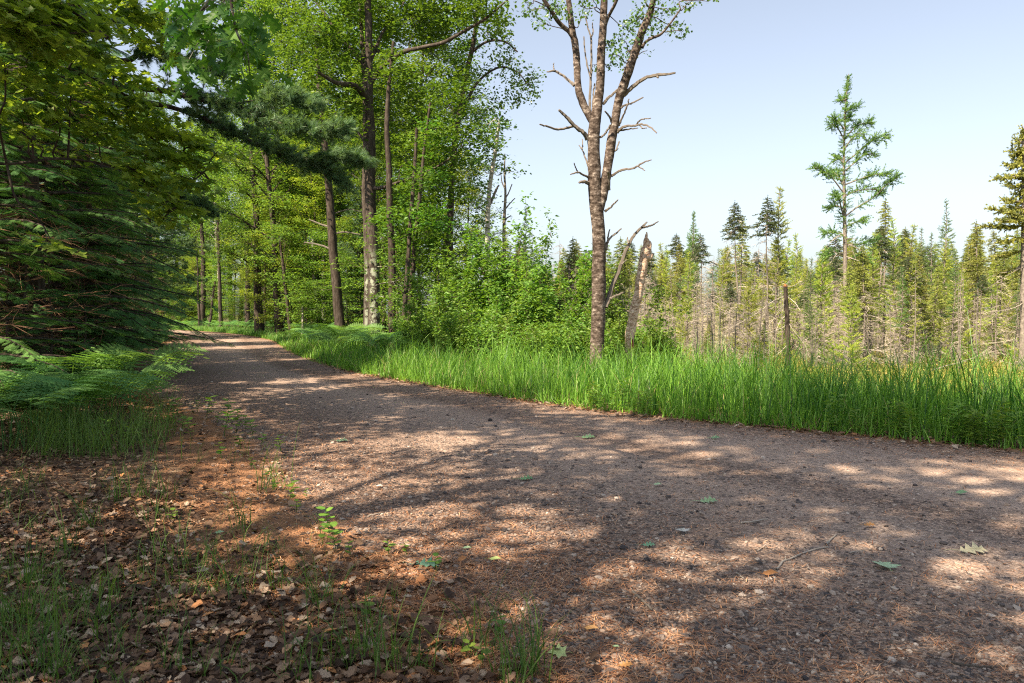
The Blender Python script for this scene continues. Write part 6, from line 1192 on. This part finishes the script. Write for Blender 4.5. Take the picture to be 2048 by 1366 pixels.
TW = [([(1558, 1148), (1566, 1138), (1572, 1130), (1590, 1125), (1615, 1113), (1640, 1106), (1663, 1102)], 4.5, 0.9, "long crooked pale twig on the right half of the road"), ([(1658, 1097), (1667, 1087), (1678, 1076)], 5, 0.8, "short thick twig at the end of the long crooked one"), ([(1518, 1110), (1527, 1105), (1537, 1098)], 3, 0.9, "short pale twig left of the long crooked one"), ([(1135, 1184), (1170, 1191), (1200, 1195), (1222, 1200)], 4, 0.6, "brown twig pointing at the sunlit patch"), ([(1268, 1193), (1290, 1215), (1307, 1231)], 7, 0.35, "straight grey-green stick lying aslant in the sun patch"), ([(1485, 1052), (1510, 1051), (1525, 1046), (1540, 1045)], 3.5, 0.9, "thin pale twig on the shaded middle of the road"), ([(1705, 1115), (1718, 1111), (1737, 1109)], 3, 0.8, "tiny twig right of the long crooked one"), ([(1160, 1347), (1190, 1338), (1216, 1335)], 5, 0.0, "dark stick at the bottom edge of the road"), ([(1478, 1155), (1485, 1161), (1492, 1167)], 3, 0.8, "tiny curled twig above the rust-yellow leaf"), ([(1915, 1341), (1950, 1347), (1990, 1350), (2030, 1346)], 6, 0.0, "dark stick in the bottom right corner"), ([(1792, 1296), (1805, 1312), (1816, 1325)], 3.5, 0.1, "thin dark twig above the bottom right stick"), ([(733, 1038), (745, 1036), (758, 1033)], 3, 0.8, "pale twig on the shoulder above the seedlings"), ([(400, 1352), (450, 1330), (500, 1310)], 2.4, 0.8, "long thin pale stalk in the near leaf litter"), ([(635, 1186), (660, 1140), (690, 1105)], 3, 0.7, "bent yellowish grass stalk over the litter")]
for pts, w, tt, lb in TW:
    P = np.array([gpt(x, y) for x, y in pts]); o0 = P.mean(0); P = P-o0; P[:, 2] += 0.008+RG.uniform(0, 0.004, len(P)); d = o0[1]; mb = MB(); Q, q = smooth_line(P, np.linspace(w, w*0.6, len(P))/F*d/2, 14, 0.0007); tube(mb, Q, q, 6, rough=0.1, tint=tt)
    if len(pts) > 5: tube(mb, [Q[5], Q[5]+(0.01, 0.03, 0.008)], [q[5]*0.7, q[5]*0.4], 5, tint=tt)
    o = mb.build("twig", M_dead); o.location = o0; tag(o, lb, "twig", "twigs on the road")
ST = [(1250, 1104, 18, 0.0, "dark flat stone beside the dull green leaf"), (1628, 1184, 17, 0.92, "round tan stone at the upper rim of the big sun patch"), (1380, 1158, 13, 0.95, "small whitish stone in the middle sun patch"), (1699, 1094, 14, 0.05, "dark pebble near the short thick twig"), (1530, 1308, 18, 0.1, "dark broken stone at the bottom right"), (980, 843, 12, 0.0, "dark lump far out on the road"), (1165, 1102, 12, 0.6, "grey-brown pebble left of the lit patch"), (1895, 1094, 16, 0.3, "blue-grey stone right of the upper sun patch")]
for x, y, w, tt, lb in ST:
    p = gpt(x, y); s = w/F*p[1]/2; mb = MB(); V = IV.copy(); Fc = IF
    E = {}; V = list(V); F2 = []
    for a, b, c in Fc:
        m = []
        for u_, v_ in ((a, b), (b, c), (c, a)):
            k = (min(u_, v_), max(u_, v_))
            if k not in E: E[k] = len(V); V.append((np.array(V[u_])+np.array(V[v_]))*0.56)
            m.append(E[k])
        F2 += [(a, m[0], m[2]), (b, m[1], m[0]), (c, m[2], m[1]), tuple(m)]
    V = np.array(V)*(1+RG.normal(0, .08, (len(V), 1)))*np.array([s, s*.8, s*.55]); mb.add(V, F2, 0, tt); o = mb.build("stone", M_stone); o.location = (p[0], p[1], 0.004+s*.3); o.rotation_euler = (0, 0, R.uniform(0, 6)); tag(o, lb, "stone", "larger stones on the road")
